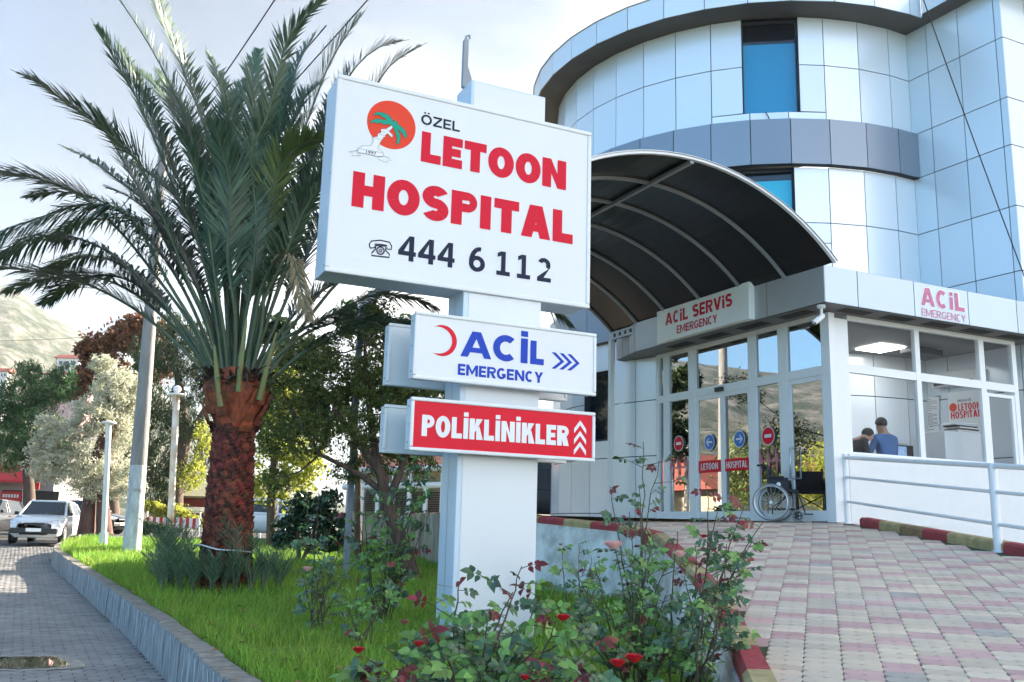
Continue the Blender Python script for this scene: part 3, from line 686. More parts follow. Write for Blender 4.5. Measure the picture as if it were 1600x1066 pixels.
# roof overhang: soffit and fascia
so=MB(); fa=MB(); ro=TR+.66; Z0,Z1=11.95,12.5
end_a=-205.5
an=[a for a in angs if a>-204]; an=[end_a]+an
for a0,a1 in zip(an,an[1:]):
    so.quad(cp(a0,TR-.1,Z0),cp(a1,TR-.1,Z0),cp(a1,ro,Z0),cp(a0,ro,Z0))
    m=(a0+a1)/2; out=cp(m,1,0)-cp(m,0,0)
    cell(fa,cp(a0,ro,Z0-.01),cp(a1,ro,Z0-.01),cp(a1,ro,Z1),cp(a0,ro,Z1),out)
    fa.quad(cp(a0,ro-.02,Z0),cp(a1,ro-.02,Z0),cp(a1,ro-.02,Z1),cp(a0,ro-.02,Z1),1)
    fa.quad(cp(a0,ro+.03,Z1),cp(a1,ro+.03,Z1),cp(a1,ro-.3,Z1+.04),cp(a0,ro-.3,Z1+.04),0)
    so.quad(cp(a0,TR-.1,Z1),cp(a1,TR-.1,Z1),cp(a1,ro-.25,Z1+.03),cp(a0,ro-.25,Z1+.03))
# junction and the straight part over side wall and front wall
J0=cp(end_a,ro,0)[:2]; 
ov=.42; s0=IN+oS[:2]*ov+np.array([.0,-.0]); s1=SC_+oS[:2]*ov+(-nR[:2])*(.45); s2=SC_+dR[:2]*26+(-nR[:2])*.45
Jc=np.array([8.52,18.14])
so.poly([(Jc[0],Jc[1],Z0-.004),(s1[0],s1[1],Z0-.004),(SC_[0],SC_[1],Z0-.004),(IN[0],IN[1],Z0-.004),tuple(cp(-204,TR-.1,Z0-.004)),(J0[0],J0[1],Z0-.004)])
so.poly([(s1[0],s1[1],Z0-.003),(s2[0],s2[1],Z0-.003),(SC_[0]+dR[0]*26,SC_[1]+dR[1]*26,Z0-.003),(SC_[0],SC_[1],Z0-.003)])
def fseg(mb,a,b_,z0,z1,out,step=.85,bm=1):
    l=np.linalg.norm(b_-a); n=max(1,round(l/step))
    for i in range(n):
        p,q=a+(b_-a)*i/n,a+(b_-a)*(i+1)/n
        cell(mb,(p[0],p[1],z0),(q[0],q[1],z0),(q[0],q[1],z1),(p[0],p[1],z1),out)
    o2=out[:2]*.02; mb.quad((a[0]-o2[0],a[1]-o2[1],z0+.003),(b_[0]-o2[0],b_[1]-o2[1],z0+.003),(b_[0]-o2[0],b_[1]-o2[1],z1),(a[0]-o2[0],a[1]-o2[1],z1),bm)
fseg(fa,J0,Jc,Z0-.01,Z1,np.array([-.6,-.8,0]),.9); fseg(fa,Jc,s1,Z0-.01,Z1,oS,.8); fseg(fa,s1,s2,Z0-.01,Z1,-nR,.9)
ovh=fa.build('roof_fascia',[M['panel'],M['joint']],hosp); so.build('roof_soffit',M['soffit'],hosp)
# lobby roof slab, soffit with vents, fascia
FZ0,FZ1=4.62,5.23
A_end=np.array([2.52,18.90]); A_end2=np.array([2.26,19.95]); R_end=FC[:2]+dR[:2]*15
sl=MB(); poly=[FC[:2]+np.array([.03,.05]),R_end,R_end+np.array([-.4,1.0]),SC_+np.array([.2,.5]),IN,np.array([6.2,20.5]),np.array([3.0,20.6]),A_end2+np.array([.03,0]),A_end+np.array([.03,.0])]
sl.prism([(p[0],p[1],FZ0+.004) for p in poly],(0,0,.5)); slab=sl.build('lobby_ceiling',mat('ceiling_grey',(.20,.20,.20),.6),hosp)
fb=MB()
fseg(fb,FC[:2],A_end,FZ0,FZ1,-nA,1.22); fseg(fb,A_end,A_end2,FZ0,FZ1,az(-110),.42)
fb.build('lobby_fascia',[M['fascia_shaded'],M['joint']],hosp,label='shaded grey fascia over the sliding doors')
fb=MB(); fr=[0,.70,1.95,3.23,4.46]+[4.46+1.25*i for i in range(1,9)]
for a_,b_ in zip(fr,fr[1:]):
    p,q=FC+dR*a_,FC+dR*b_; cell(fb,(p[0],p[1],FZ0),(q[0],q[1],FZ0),(q[0],q[1],FZ1),(p[0],p[1],FZ1),-nR)
p,q=FC+dR*.02+nR*.02,FC+dR*14.4+nR*.02; fb.quad((p[0],p[1],FZ0+.003),(q[0],q[1],FZ0+.003),(q[0],q[1],FZ1),(p[0],p[1],FZ1),1)
fasR=fb.build('lobby_fascia',[M['fascia'],M['joint']],hosp,label='pale blue fascia above the lobby window')
vt=MB()
for i in range(6):
    p=FC+dR*(.55+.95*i)+nR*.12; vt.add([tuple((p+dR*a_+nR*b_)[:2])+(FZ0-.002,) for a_,b_ in ((0,0),(.62,0),(.62,.26),(0,.26))],[(3,2,1,0)])
for i in range(4):
    p=FC+dA*(.55+1.05*i)+nA*.12; vt.add([tuple((p+dA*a_+nA*b_)[:2])+(FZ0-.002,) for a_,b_ in ((0,0),(.7,0),(.7,.26),(0,.26))],[(0,1,2,3)])
vt.build('soffit_vent',mat('vent_mesh',(.035,.033,.03),.8),hosp)
# glazed fronts
def P_A(u,z,d=0): p=COR+dA*u-nA*d; return np.array([p[0],p[1],z])     # d: towards the street
def P_R(u,z,d=0): p=COR+dR*u-nR*d; return np.array([p[0],p[1],z])
def bar(mb,PF,u0,u1,z0,z1,d0=-.04,d1=.04,mi=0):
    o=PF(u0,z0,d0); mb.obox(o,PF(u1,z0,d0)-o,PF(u0,z0,d1)-o,(0,0,z1-z0),mi)
fr=MB()
for (u0,u1) in ((4.63,4.72),(4.31,4.48),(3.43,3.65),(1.71,1.90),(.92,1.13)): bar(fr,P_A,u0,u1,1.235,4.54)
bar(fr,P_A,.09,4.72,4.541,4.617,-.038,.038); bar(fr,P_A,-.10,.09,1.235,4.60,-.06,.07)
for (u0,u1) in zip((4.48,3.65,1.90,1.13,.09)[0:],(4.63,4.31,3.43,1.71,.92)): bar(fr,P_A,u0,u1,3.60,3.75,-.035,.037)
for (u0,u1) in ((4.48,4.63),(3.65,4.31),(1.13,1.71)): bar(fr,P_A,u0,u1,1.235,1.42,-.035,.037)
frA=fr.build('entrance_frame',M['frame'],hosp)
g_=MB(); g_.quad(P_A(.09,1.3),P_A(.92,1.3),P_A(.92,3.62),P_A(.09,3.62))
for (u0,u1) in ((.09,.92),(1.13,1.71),(1.90,3.43),(3.65,4.31),(4.48,4.63)): g_.quad(P_A(u0,3.74,-.005),P_A(u1,3.74,-.005),P_A(u1,4.55,-.005),P_A(u0,4.55,-.005))
for (u0,u1) in ((1.13,1.71),(3.65,4.31),(4.48,4.63)): g_.quad(P_A(u0,1.4,-.005),P_A(u1,1.4,-.005),P_A(u1,3.62,-.005),P_A(u0,3.62,-.005))
g_.f=g_.f[1:]; g_.m=g_.m[1:]; g_.sm=g_.sm[1:]
g_.build('entrance_glass',M['glass_door'],hosp)
def leaf(u0,u1,nm,lab):
    f=MB(); t=.055
    for a,b_ in ((u0,u0+t),(u1-t,u1)): bar(f,P_A,a,b_,1.25,3.60,-.02,.02)
    for a,b_ in ((1.25,1.42),(3.52,3.60)): bar(f,P_A,u0+t,u1-t,a,b_,-.018,.018)
    o=f.build(nm,M['frame'],hosp,label=lab); g_=MB(); g_.quad(P_A(u0+t,1.42),P_A(u1-t,1.42),P_A(u1-t,3.52),P_A(u0+t,3.52)); g_.build('pane',M['glass_door'],o); return o
l1=leaf(2.665,3.43,'sliding_door','left sliding leaf with a red strip reading LETOON'); l2=leaf(1.90,2.655,'sliding_door','right sliding leaf with a red strip reading HOSPITAL'); l3=leaf(.10,.91,'swing_door','right swing door with tall steel pull handles')
hd=MB()
for d_,uu in ((.05,.83),(-.05,.72)):
    hd.tube([P_A(uu,1.95,d_*.3),P_A(uu,1.95,d_*2.2),P_A(uu,2.45,d_*2.2),P_A(uu,2.45,d_*.3)],.016,8)
hd.build('handle',M['steel'],l3)
# door sensor, door closer
b=MB(); bar(b,P_A,2.58,2.78,3.62,3.70,.04,.10); b.build('door_sensor',M['black'],hosp)
# stickers
def disc(mb,PF,u,z,r,mi,d,n=28): mb.poly([PF(u+r*math.cos(2*math.pi*k_/n),z+r*math.sin(2*math.pi*k_/n),d) for k_ in range(n)],mi)
UA=-dA
def sticker(kind,u,z,r,par):
    b=MB(); disc(b,P_A,u,z,r,0,.026); disc(b,P_A,u,z,r*.90,1,.028)
    if kind=='no': b.quad(*[P_A(u+a,z+c,.030) for a,c in ((-r*.52,-r*.17),(r*.52,-r*.17),(r*.52,r*.17),(-r*.52,r*.17))],0)
    else:
        s_=1 if kind=='right' else -1   # picture right = -u
        for pts in ([(-.55,-.10),(.25,-.10),(.25,.10),(-.55,.10)],[(.0,.48),(.16,.48),(.62,0),(.36,0)],[(.0,-.48),(.16,-.48),(.62,0),(.36,0)]):
            b.poly([P_A(u-s_*a*r,z+c*r,.030+.0007*abs(c)) for a,c in pts],0)
    b.build('sticker',[M['white'],M['poli_red'] if kind=='no' else mat('sticker_blue',(.02,.14,.48),.4)],par,label={'no':'red no entry sticker','left':'blue sticker with white arrow to the left','right':'blue sticker with white arrow to the right'}[kind])
sticker('left',3.04,2.70,.155,l1); sticker('right',2.19,2.70,.155,l2)
sticker('no',1.44,2.70,.165,frA); sticker('no',3.99,2.74,.155,frA)
b=MB(); 
b.quad(P_A(2.72,2.14,.024),P_A(3.375,2.14,.024),P_A(3.375,2.36,.024),P_A(2.72,2.36,.024),0); heavy(b,'LETOON',P_A(3.30,0,.024),UA,-nA,0,.50,2.19,2.31,1,.19,.12); b.build('lettered_strip',[M['poli_red'],M['white']],l1)
b=MB()
b.quad(P_A(1.955,2.14,.024),P_A(2.60,2.14,.024),P_A(2.60,2.36,.024),P_A(1.955,2.36,.024),0); heavy(b,'HOSPITAL',P_A(2.56,0,.024),UA,-nA,0,.57,2.19,2.31,1,.17,.11); b.build('lettered_strip',[M['poli_red'],M['white']],l2)
for (u0,u1) in ((1.71,1.13),(4.31,3.65)):
    b=MB(); z=2.27; pts=[]
    prof=[(0,0),(.03,.16),(.06,-.20),(.09,.02),(.14,0)]
    rep=3; wdt=(u0-u1)
    for r in range(rep):
        for t_,a_ in ((.0,0),(.10,.0),(.16,.05),(.22,.22),(.36,-.24),(.46,.12),(.54,0),(.9,0)): pts.append(P_A(u0-wdt*(r+t_)/rep,z+a_,.012))
    ribbon(b,pts,.034,0,False,-nA); b.build('heartbeat_sticker',mat('sticker_pink',(.62,.22,.26),.5),frA)
# R front
fr=MB()
for (u0,u1) in ((.12,.40),(1.92,2.03),(3.50,3.63),(4.36,4.47)): bar(fr,P_R,u0,u1,2.30,4.54)
bar(fr,P_R,.40,4.47,4.541,4.617,-.038,.038)
for (u0,u1) in ((.40,1.92),(2.03,3.50),(3.63,4.36)): bar(fr,P_R,u0,u1,3.66,3.80,-.036,.037); bar(fr,P_R,u0,u1,2.30,2.36,-.036,.037)
bar(fr,P_R,.12,.30,1.235,2.298,-.04,.04); bar(fr,P_R,4.28,4.36,2.36,3.60,-.03,.03); bar(fr,P_R,3.63,3.69,2.36,3.60,-.03,.03); bar(fr,P_R,3.69,4.28,3.54,3.60,-.03,.03)
frR=fr.build('lobby_window',M['frame'],hosp)
for (u0,u1,z0,z1) in ((.40,1.92,2.36,3.66),(2.03,3.50,2.36,3.66),(3.69,4.28,2.36,3.54),(.40,1.92,3.8,4.54),(2.03,3.5,3.8,4.54),(3.63,4.36,3.8,4.54)):
    g_=MB(); g_.quad(P_R(u0,z0),P_R(u1,z0),P_R(u1,z1),P_R(u0,z1)); g_.build('pane',M['glass_room'],frR)
b=MB(); bar(b,P_R,.30,4.60,-.2,2.29,-.08,.05); bar(b,P_R,.28,4.62,2.291,2.325,-.10,.08); b.build('low_wall',M['white'],hosp,label='smooth white wall under the lobby window')
# lobby side wall left of the door
pL=P_A(4.72,0)[:2]; pE=cp(-130.3,TR+.01,0)[:2]
dL=np.append((pE-pL)/np.linalg.norm(pE-pL),0); oL=np.array([-dL[1],dL[0],0]); oL=oL if oL[0]<0 else -oL
flat_wall('lobby_side_wall',pL,dL,[0,.62,1.26],[0,1.24,2.55,3.70,4.61],oL,M['panel'])
# letters of the right fascia
b=MB(); 
for mi_,e,th in ((1,.012,.003),(0,0,.006)):
    heavy(b,'ACiL',FC+dR*2.10,dR,-nR,-e,1.03+e,4.84-e,5.15+e,mi_,.27+(.07 if mi_ else 0),.12-(.07 if mi_ else 0),th)
    heavy(b,'EMERGENCY',FC+dR*2.10,dR,-nR,-e*.5,1.04+e*.5,4.655-e*.5,4.785+e*.5,mi_,.15+(.08 if mi_ else 0),.14-(.07 if mi_ else 0),th)
t=b.build('lettering',[M['pink'],M['pinkw']],None,base=tuple(FC+dR*2.6+np.array([0,0,4.65])),label='faded pink ACIL EMERGENCY letters on the pale fascia above the lobby window',cat='lettering')
# lightbox over the doors
ls=thing('light_box_sign',FC+dA*3+np.array([0,0,4.65]),'white box sign reading ACIL SERVIS EMERGENCY in red above the sliding doors','sign')
def P_F(u,z,d=0): p=FC+dA*u-nA*d; return np.array([p[0],p[1],z])
b=MB(); o=P_F(1.80,4.645,.002); b.obox(o,P_F(4.31,4.645,.002)-o,P_F(1.80,4.645,.13)-o,(0,0,.64),0,.012); 
o=P_F(1.60,4.635,.002); b.obox(o,P_F(1.797,4.635,.002)-o,P_F(1.60,4.635,.14)-o,(0,0,.66),0,.012); b.build('sign_case',M['box_white'],ls)
b=MB()
heavy(b,'ACiL SERViS',P_F(4.02,0,.132),UA,-nA,0,1.98,4.955,5.19,0,.25,.10)
heavy(b,'EMERGENCY',P_F(3.66,0,.132),UA,-nA,0,1.20,4.73,4.885,0,.2,.10); b.build('lettering',M['red'],ls)
# entrance canopy
can=thing('entrance_canopy',FC+dA*3+np.array([0,0,1.2]),'barrel vaulted canopy of black sheets on pale curved ribs over the ambulance drive','canopy')
def P_C(t,u,z): p=FC+dA*t+nA*u; return np.array([p[0],p[1],z])
cz,cu,cR=2.36,-2.79,3.99; am=math.asin(2.79/3.99)
arc=lambda t,r,s0=-1.,s1=1.,n=28: [P_C(t,cu+r*math.sin(am*(s0+(s1-s0)*i/n)),cz+r*math.cos(am*(s0+(s1-s0)*i/n))) for i in range(n+1)]
T=[-.25,.84,1.89,3.0,4.11,5.14,6.12]
for i,t_ in enumerate(T):
    b=MB()
    if i==0:
        A,B_=arc(t_-.04,cR+.02),arc(t_+.02,cR+.02); A2,B2=arc(t_-.04,cR-.035),arc(t_+.02,cR-.035)
    else: A,B_=arc(t_-.022,cR-.004),arc(t_+.022,cR-.004); A2,B2=arc(t_-.022,cR-.05),arc(t_+.022,cR-.05)
    for j in range(len(A)-1):
        b.add([A[j],A[j+1],B_[j+1],B_[j],A2[j],A2[j+1],B2[j+1],B2[j]],[(0,1,2,3),(7,6,5,4),(0,4,5,1),(2,6,7,3)],0)
    b.build('rib',M['frame'] if i==0 else M['rib'],can)
b=MB(); A,B_=arc(T[0]-.05,cR+.006),arc(T[-1]+.05,cR+.006); A2,B2=arc(T[0]-.05,cR-.002),arc(T[-1]+.05,cR-.002)
for j in range(len(A)-1): b.add([A[j],A[j+1],B_[j+1],B_[j]],[(0,1,2,3)],0,True); b.add([A2[j],A2[j+1],B2[j+1],B2[j]],[(3,2,1,0)],0,True)
b.build('roof_sheet',M['poly'],can)
b=MB(); 
for uu,zz in ((cu+.04,6.27),): o=P_C(T[0],uu-.03,zz); b.obox(o,P_C(T[-1],uu-.03,zz)-o,P_C(T[0],uu+.03,zz)-o,(0,0,.05))
b.build('purlin',M['rib'],can)
for uu in (-.02,-5.60):
    b=MB(); o=P_C(T[0] if uu<-1 else 4.75,uu-.03,5.02); b.obox(o,P_C(T[-1]+.05,uu-.03,5.02)-o,P_C(T[0] if uu<-1 else 4.75,uu+.03,5.02)-o,(0,0,.17),0)
    if uu>-1:
        for q in range(6): b.lathe(P_C(4.95+.2*q,uu-.031,5.105),[(.045,0),(.045,.004),(0,.004)],14,1,axis=tuple(-nA))
    b.build('edge_beam',[M['galv'],M['joint']],can)
for (t_,uu,z0) in ((6.12,-.02,1.23),(6.12,-5.60,.0),(-.2,-5.60,-.05)):
    b=MB(); o=P_C(t_-.05,uu-.05,z0); b.obox(o,P_C(t_+.05,uu-.05,z0)-o,P_C(t_-.05,uu+.05,z0)-o,(0,0,5.02-z0),0,.01); b.build('column',M['white'] if uu>-1 else mat('column_blue_grey',(.16,.20,.27),.45),can)
# loose cable under upper window, diagonal stay wire
b=MB(); a=cp(-169.8,TR+.02,9.77); b.tube([a,a+[.05,-.03,-.12],a+[.10,-.05,-.3],a+[.10,-.05,-.5],a+[.05,-.05,-.66]],.012,5); b.build('hanging_cable',M['black'],None,base=tuple(a),label='short loose black cable hanging below the blue upper window',cat='cable')
b=MB(); a=onplane(1436,-20,FC,nR); c_=P_R(4.6,0,.52); e=onplane(1599,428,FC,nR); mid=(a+e)/2+np.array([0,0,-.06]); b.tube([a,a*.75+e*.25+[0,0,-.05],mid,a*.25+e*.75+[0,0,-.05],e,e+(e-a)*.15],.011,5); b.build('stay_wire',M['black'],None,base=tuple(e),label='thin dark wire slanting across the pale side wall of the tower',cat='wire')
# security cameras
def seccam(p,aim,label,dark=False):
    t=thing('security_camera',p,label,'security camera','security cameras under the lobby roof'); p=np.array(p)
    b=MB(); b.lathe(p,[(.065,0),(.07,-.02),(.06,-.05),(.03,-.055)],20); b.tube([p-[0,0,.05],p-[0,0,.15]],.022,10); b.ball(p-[0,0,.16],.035); b.build('mount',M['white'],t)
    aim=np.array(aim,float); aim/=np.linalg.norm(aim); q=p-[0,0,.19]
    b=MB(); b.tube([q-aim*.05,q-aim*.02,q+aim*.17,q+aim*.19],[.03,.044,.044,.036],14); b.tube([q+aim*.10+[0,0,.03],q+aim*.22+[0,0,.022]],.03,8); b.build('housing',M['black'] if dark else M['white'],t)
    b=MB(); b.tube([q+aim*.188,q+aim*.196],.028,12); b.build('lens',M['glass_dark'],t)
seccam(onz(1283,477,4.612),(-.75,-.35,-.62),'white bullet security camera under the front corner of the lobby roof')
seccam(onz(983,569,4.612),(-.1,-.9,-.35),'small dark nosed security camera under the left end of the lobby roof',True)
# ---------------------------------------------------------------- pylon sign
SP=np.array([-.483,8.883,0.]); dB=az(64.6); nB=az(-25.4)      # nB points away from the viewer
def P_S(u,z,d=0): p=SP+dB*u-nB*d; return np.array([p[0],p[1],z])   # d: towards the viewer
def uzS(px,py,d): p=onplane(px,py,SP-nB*d,nB); return (p-SP)@dB,p[2]
py_=thing('pylon_sign',SP+dB*.4+nB*.2,'tall white pylon sign with a big hospital board and two lower arrow boards','sign')
b=MB(); 
def sbox(b,u0,u1,z0,z1,d0,d1,mi=0,bev=.01): o=P_S(u0,z0,d0); b.obox(o,P_S(u1,z0,d0)-o,P_S(u0,z0,d1)-o,(0,0,z1-z0),mi,bev)
sbox(b,0,.85,-.1,5.49,-.40,0,0,.012); post=b.build('post',M['sign_side'],py_)
b=MB(); b.quad(P_S(.055,.0,.004),P_S(.845,.0,.004),P_S(.845,3.25,.004),P_S(.055,3.25,.004)); b.build('face_plate',M['sign_white'],post); b=MB(); b.quad(P_S(.03,5.2,.004),P_S(.845,5.2,.004),P_S(.845,5.47,.004),P_S(.03,5.47,.004)); b.build('face_plate',M['sign_white'],post)
b=MB(); 
for zz in (.46,): b.quad(P_S(-.003,zz,-.39),P_S(-.003,zz,-.01),P_S(-.003,zz+.006,-.01),P_S(-.003,zz+.006,-.39))
b.quad(P_S(-.003,0,-.205),P_S(-.003,0,-.198),P_S(-.003,3.2,-.198),P_S(-.003,3.2,-.205)); b.build('seam',M['sign_under'],post)
# mast on top
b=MB(); b.prism([P_S(-.02,5.49,-.24),P_S(.03,5.49,-.24),P_S(.03,6.02,-.24),P_S(-.005,6.05,-.24),P_S(-.02,6.02,-.24)],nB*-.05)
b.prism([P_S(.031,5.49,-.225),P_S(.13,5.49,-.225),P_S(.036,5.74,-.225)],nB*-.02); b.tube([P_S(.005,6.0,-.22),P_S(.01,6.08,-.22),P_S(.045,6.10,-.22),P_S(.05,6.06,-.22)],.012,6); b.build('mast',M['sign_under'],py_)
def board(u0,u1,z0,z1,d0,d1,face,name,fw=.035,label=None):
    t=MB(); 
    # shell
    o=P_S(u0+.012,z0+.012,d0); t.obox(o,P_S(u1-.012,z0+.012,d0)-o,P_S(u0+.012,z0+.012,d1-.03)-o,(0,0,z1-z0-.024),0,.004)
    shell=t.build(name,[M['sign_side']],py_,label=label)
    f=MB()
    for (a0,a1,c0,c1) in ((u0,u1,z0,z0+fw),(u0,u1,z1-fw,z1),(u0,u0+fw,z0+fw+.0005,z1-fw-.0005),(u1-fw,u1,z0+fw+.0005,z1-fw-.0005)): sbox(f,a0,a1,c0,c1,d1-.045,d1,0,.012)
    f.build('frame',M['sign_white'],shell)
    f=MB(); f.quad(P_S(u0+fw-.004,z0+fw-.004,d1-.012),P_S(u1-fw+.004,z0+fw-.004,d1-.012),P_S(u1-fw+.004,z1-fw+.004,d1-.012),P_S(u0+fw-.004,z1-fw+.004,d1-.012)); f.build('face_panel',face,shell)
    f=MB()
    for (uu,zz) in ((.07,.03),(.93,.03)): pass
    for k_ in range(3):
        f=MB(); zz=z0+.08+(z1-z0-.16)*k_/2; f.lathe(P_S(u0+.010,zz,d1-.09),[(.008,0),(.006,.004),(0,.005)],8,0,axis=tuple(-dB)); f.build('rivet',M['sign_under'],shell)
    return shell,d1-.012
TS=.0025
big,dbg=board(-1.385,1.40,3.256,5.20,-.40,.035,M['sign_white'],'main_board',.045,'big board reading OZEL LETOON HOSPITAL 444 6 112')
b=MB(); 
Tt=lambda body,u0,u1,z0,z1,d,mi,bold,sp=1.06,tt=TS,q=b: text_mb(q,body,P_S(0,0,d),dB,ZV,-nB,u0,u1,z0,z1,mi,bold,sp,tt)
heavy(b,'ÖZEL',P_S(0,0,dbg),dB,-nB,-.53,-.118,4.878,4.982,1,.21,.14)
heavy(b,'LETOON',P_S(0,0,dbg),dB,-nB,-.515,1.10,4.49,4.805,0,.33,.065)
heavy(b,'HOSPITAL',P_S(0,0,dbg),dB,-nB,-1.175,1.19,3.915,4.262,0,.335,.075)
heavy(b,'444',P_S(0,0,dbg),dB,-nB,-.695,-.118,3.468,3.715,1,.20,.09); heavy(b,'6',P_S(0,0,dbg),dB,-nB,.032,.205,3.468,3.715,1,.20); heavy(b,'112',P_S(0,0,dbg),dB,-nB,.33,.943,3.468,3.715,1,.20,.32)
b.build('lettering',[M['red'],M['ink']],big)
# telephone symbol
b=MB(); K=lambda x,y: P_S(*uzS(460+x/3.2,80+y/3.2,dbg),dbg+TS)
ribbon(b,[K(*p) for p in [(378,985),(374,966),(385,950),(430,946),(475,956),(486,975),(484,992),(462,990),(462,972),(430,966),(403,965),(402,983),(378,985)]],.012,0,True,-nB)
ribbon(b,[K(*p) for p in [(408,972),(405,990),(388,1008),(385,1022),(474,1032),(474,1015),(456,998),(455,975)]],.013,0,True,-nB)
def ring(mb,PF,u,z,r0,r1,d,mi=0,n=30):
    for k_ in range(n):
        a,c=2*math.pi*k_/n,2*math.pi*(k_+1)/n; mb.quad(PF(u+r0*math.cos(a),z+r0*math.sin(a),d),PF(u+r1*math.cos(a),z+r1*math.sin(a),d),PF(u+r1*math.cos(c),z+r1*math.sin(c),d),PF(u+r0*math.cos(c),z+r0*math.sin(c),d),mi)
u_c,z_c=uzS(460+430/3.2,80+998/3.2,dbg); ring(b,P_S,u_c,z_c,.030,.042,dbg+TS*1.5); ring(b,P_S,u_c,z_c,.008,.016,dbg+TS*1.5)
for k_ in range(10):
    a=2*math.pi*k_/10; disc(b,P_S,u_c+.023*math.cos(a),z_c+.023*math.sin(a),.0035,0,dbg+TS*1.5,8)
b.build('telephone_symbol',M['ink'],big)
# emblem
b=MB(); G=lambda x,y,e=0: P_S(*uzS(540+x/11.84,170+y/11.84,dbg),dbg+TS+e)
disc(b,P_S,-.828,4.80,.246,0,dbg+.0015,48)
palmp=[(510,100),(600,65),(700,75),(790,120),(850,180),(885,240),(930,215),(945,245),(970,290),(1050,350),(1110,420),(1135,500),(1115,555),(1090,540),(1040,460),(975,390),(955,385),(1000,460),(1010,560),(985,650),(950,670),(935,640),(945,560),(920,450),(880,360),(850,320),(820,295),(700,300),(640,265),(580,280),(530,250),(450,275),(445,255),(500,205),(600,190),(750,210),(740,185),(670,160),(640,125),(520,120)]
trunk=[(850,310),(880,345),(800,420),(870,490),(865,530),(840,530),(770,460),(730,500),(735,520),(700,530),(690,560),(655,600),(585,740),(670,800),(695,830),(695,880),(600,890),(380,835),(225,815),(225,745),(315,690),(460,690),(525,580),(490,575),(495,530),(590,515),(590,460),(650,450),(650,380),(745,375)]
b.poly([G(*p,.0012) for p in trunk][::-1],2); b.poly([G(*p,.0024) for p in palmp][::-1],1)
for f_ in b.f[-2:]: pass
def outl(P,w_,cl=True): ribbon(b,[G(*p,.0034) for p in P],w_,3,cl,-nB)
outl(trunk,.0028); outl(palmp,.0028)
for P in ([(60,800),(225,775),(225,815),(280,870),(110,875),(130,830)],[(695,880),(770,900),(850,965),(760,955),(780,1010),(600,940),(600,895)]): outl(P,.0028)
for P in ([(240,745),(400,765),(560,795),(690,825)],[(590,470),(740,505)],[(500,535),(680,585)],[(655,425),(740,445)],[(745,378),(800,420)]): outl(P,.0024,False)
text_mb(b,'1997',G(375,825,.001),dB,ZV,-nB,0,.10,.0,.030,3,.01,1.0,.002)
b.build('emblem',[M['disc'],M['teal'],M['white'],M['ink']],big)
ac,dac=board(-.545,1.40,2.325,2.963,.02,.18,M['sign_white'],'arrow_board',.035,'white board reading ACIL EMERGENCY with blue arrows')
ac2,_=board(-.60,1.40,2.336,2.953,-.58,-.415,M['sign_white'],'rear_board',.035)
po,dpo=board(-.545,1.395,1.67,2.16,.02,.18,M['poli_red'],'arrow_board',.035,'red board reading POLIKLINIKLER with white arrows')
po2,_=board(-.60,1.40,1.68,2.15,-.58,-.415,M['sign_white'],'rear_board',.035)
b=MB()
# crescent
cu_,cz_=uzS(697,535.5,dac); pts=[]
r1=.148; cu1=-.268
for k_ in range(25): a=R_(-118+236*k_/24); pts.append((cu1+r1*math.cos(a),2.71+r1*math.sin(a)))
for k_ in range(25): a=R_(110-220*k_/24); pts.append((cu1-.055+.143*math.cos(a)+.012,2.71+.128*math.sin(a)))
b.poly([P_S(u,z,dac+TS) for u,z in pts],0)
b.build('crescent',M['poli_red'],ac)
b=MB()
heavy(b,'AC',P_S(0,0,dac),dB,-nB,-.08,.525,2.582,2.832,0,.29,.06); heavy(b,'İ',P_S(0,0,dac),dB,-nB,.55,.628,2.580,2.825,0,.31); heavy(b,'L',P_S(0,0,dac),dB,-nB,.655,.805,2.580,2.815,0,.29)
heavy(b,'EMERGENCY',P_S(0,0,dac),dB,-nB,-.10,.80,2.402,2.508,0,.25,.09)
def chev(mb,cx,cz,ang,L_,w_,t_,d,mi=0):   # tip direction ang
    c,s_=math.cos(ang),math.sin(ang)
    for sg in (1,-1):
        pts=[(0,0),(-L_,sg*w_),(-L_-t_,sg*w_),(-t_,0)]
        q=[P_S(cx+c*x-s_*y,cz+s_*x+c*y,d) for x,y in pts]; mb.poly(q if sg<0 else q[::-1],mi)
for i in range(3): chev(b,1.035+.088*i,2.64,0,.10,.082,.045,dac+TS)
b.build('lettering',M['blue'],ac)
b=MB()
heavy(b,'POLİKLİNİKLER',P_S(0,0,dpo),dB,-nB,-.432,1.095,1.808,2.002,0,.27,.07)
for i in range(3): chev(b,1.224,1.86+.105*i,math.pi/2,.085,.068,.048,dpo+TS)
b.build('lettering',M['white'],po)
# white tie round the palm trunk etc. come with the palm
# ---------------------------------------------------------------- date palm
PB=ong(350,926); PB=np.array([PB[0],PB[1],gz(PB[1])])
M['frond']=mat('palm_leaflet',(.060,.105,.062),.42,0,.5,island=.5,trans=.18)
M['frond_y']=mat('palm_leaflet_young',(.11,.16,.05),.42,0,.4,island=.3,trans=.25)
M['frond_d']=mat('palm_leaflet_dry',(.20,.16,.09),.7,0,.2,island=.3)
M['rachis']=mat('palm_rachis',(.055,.085,.05),.5,col2=(.09,.12,.06),vscale=3)
M['boot']=mat('palm_leaf_base',(.25,.045,.026),.85,bump=.8,bscale=30,col2=(.032,.016,.010),vscale=13,island=.45)
M['sheath']=mat('palm_sheath',(.36,.085,.03),.7,bump=.7,bscale=14,col2=(.10,.035,.014),vscale=6,stretch=(1.5,1.5,.8),island=.3)
M['fibre']=mat('palm_fibre',(.13,.075,.05),.9,bump=.8,bscale=40,col2=(.05,.03,.02),vscale=10,stretch=(4,4,1))
palm=thing('date_palm',PB,'stout date palm with a shaggy red brown trunk and wide arching fronds','palm tree')
rp_=random.Random(11)
def Dpx(x,y,D): return atD(x,y,D)
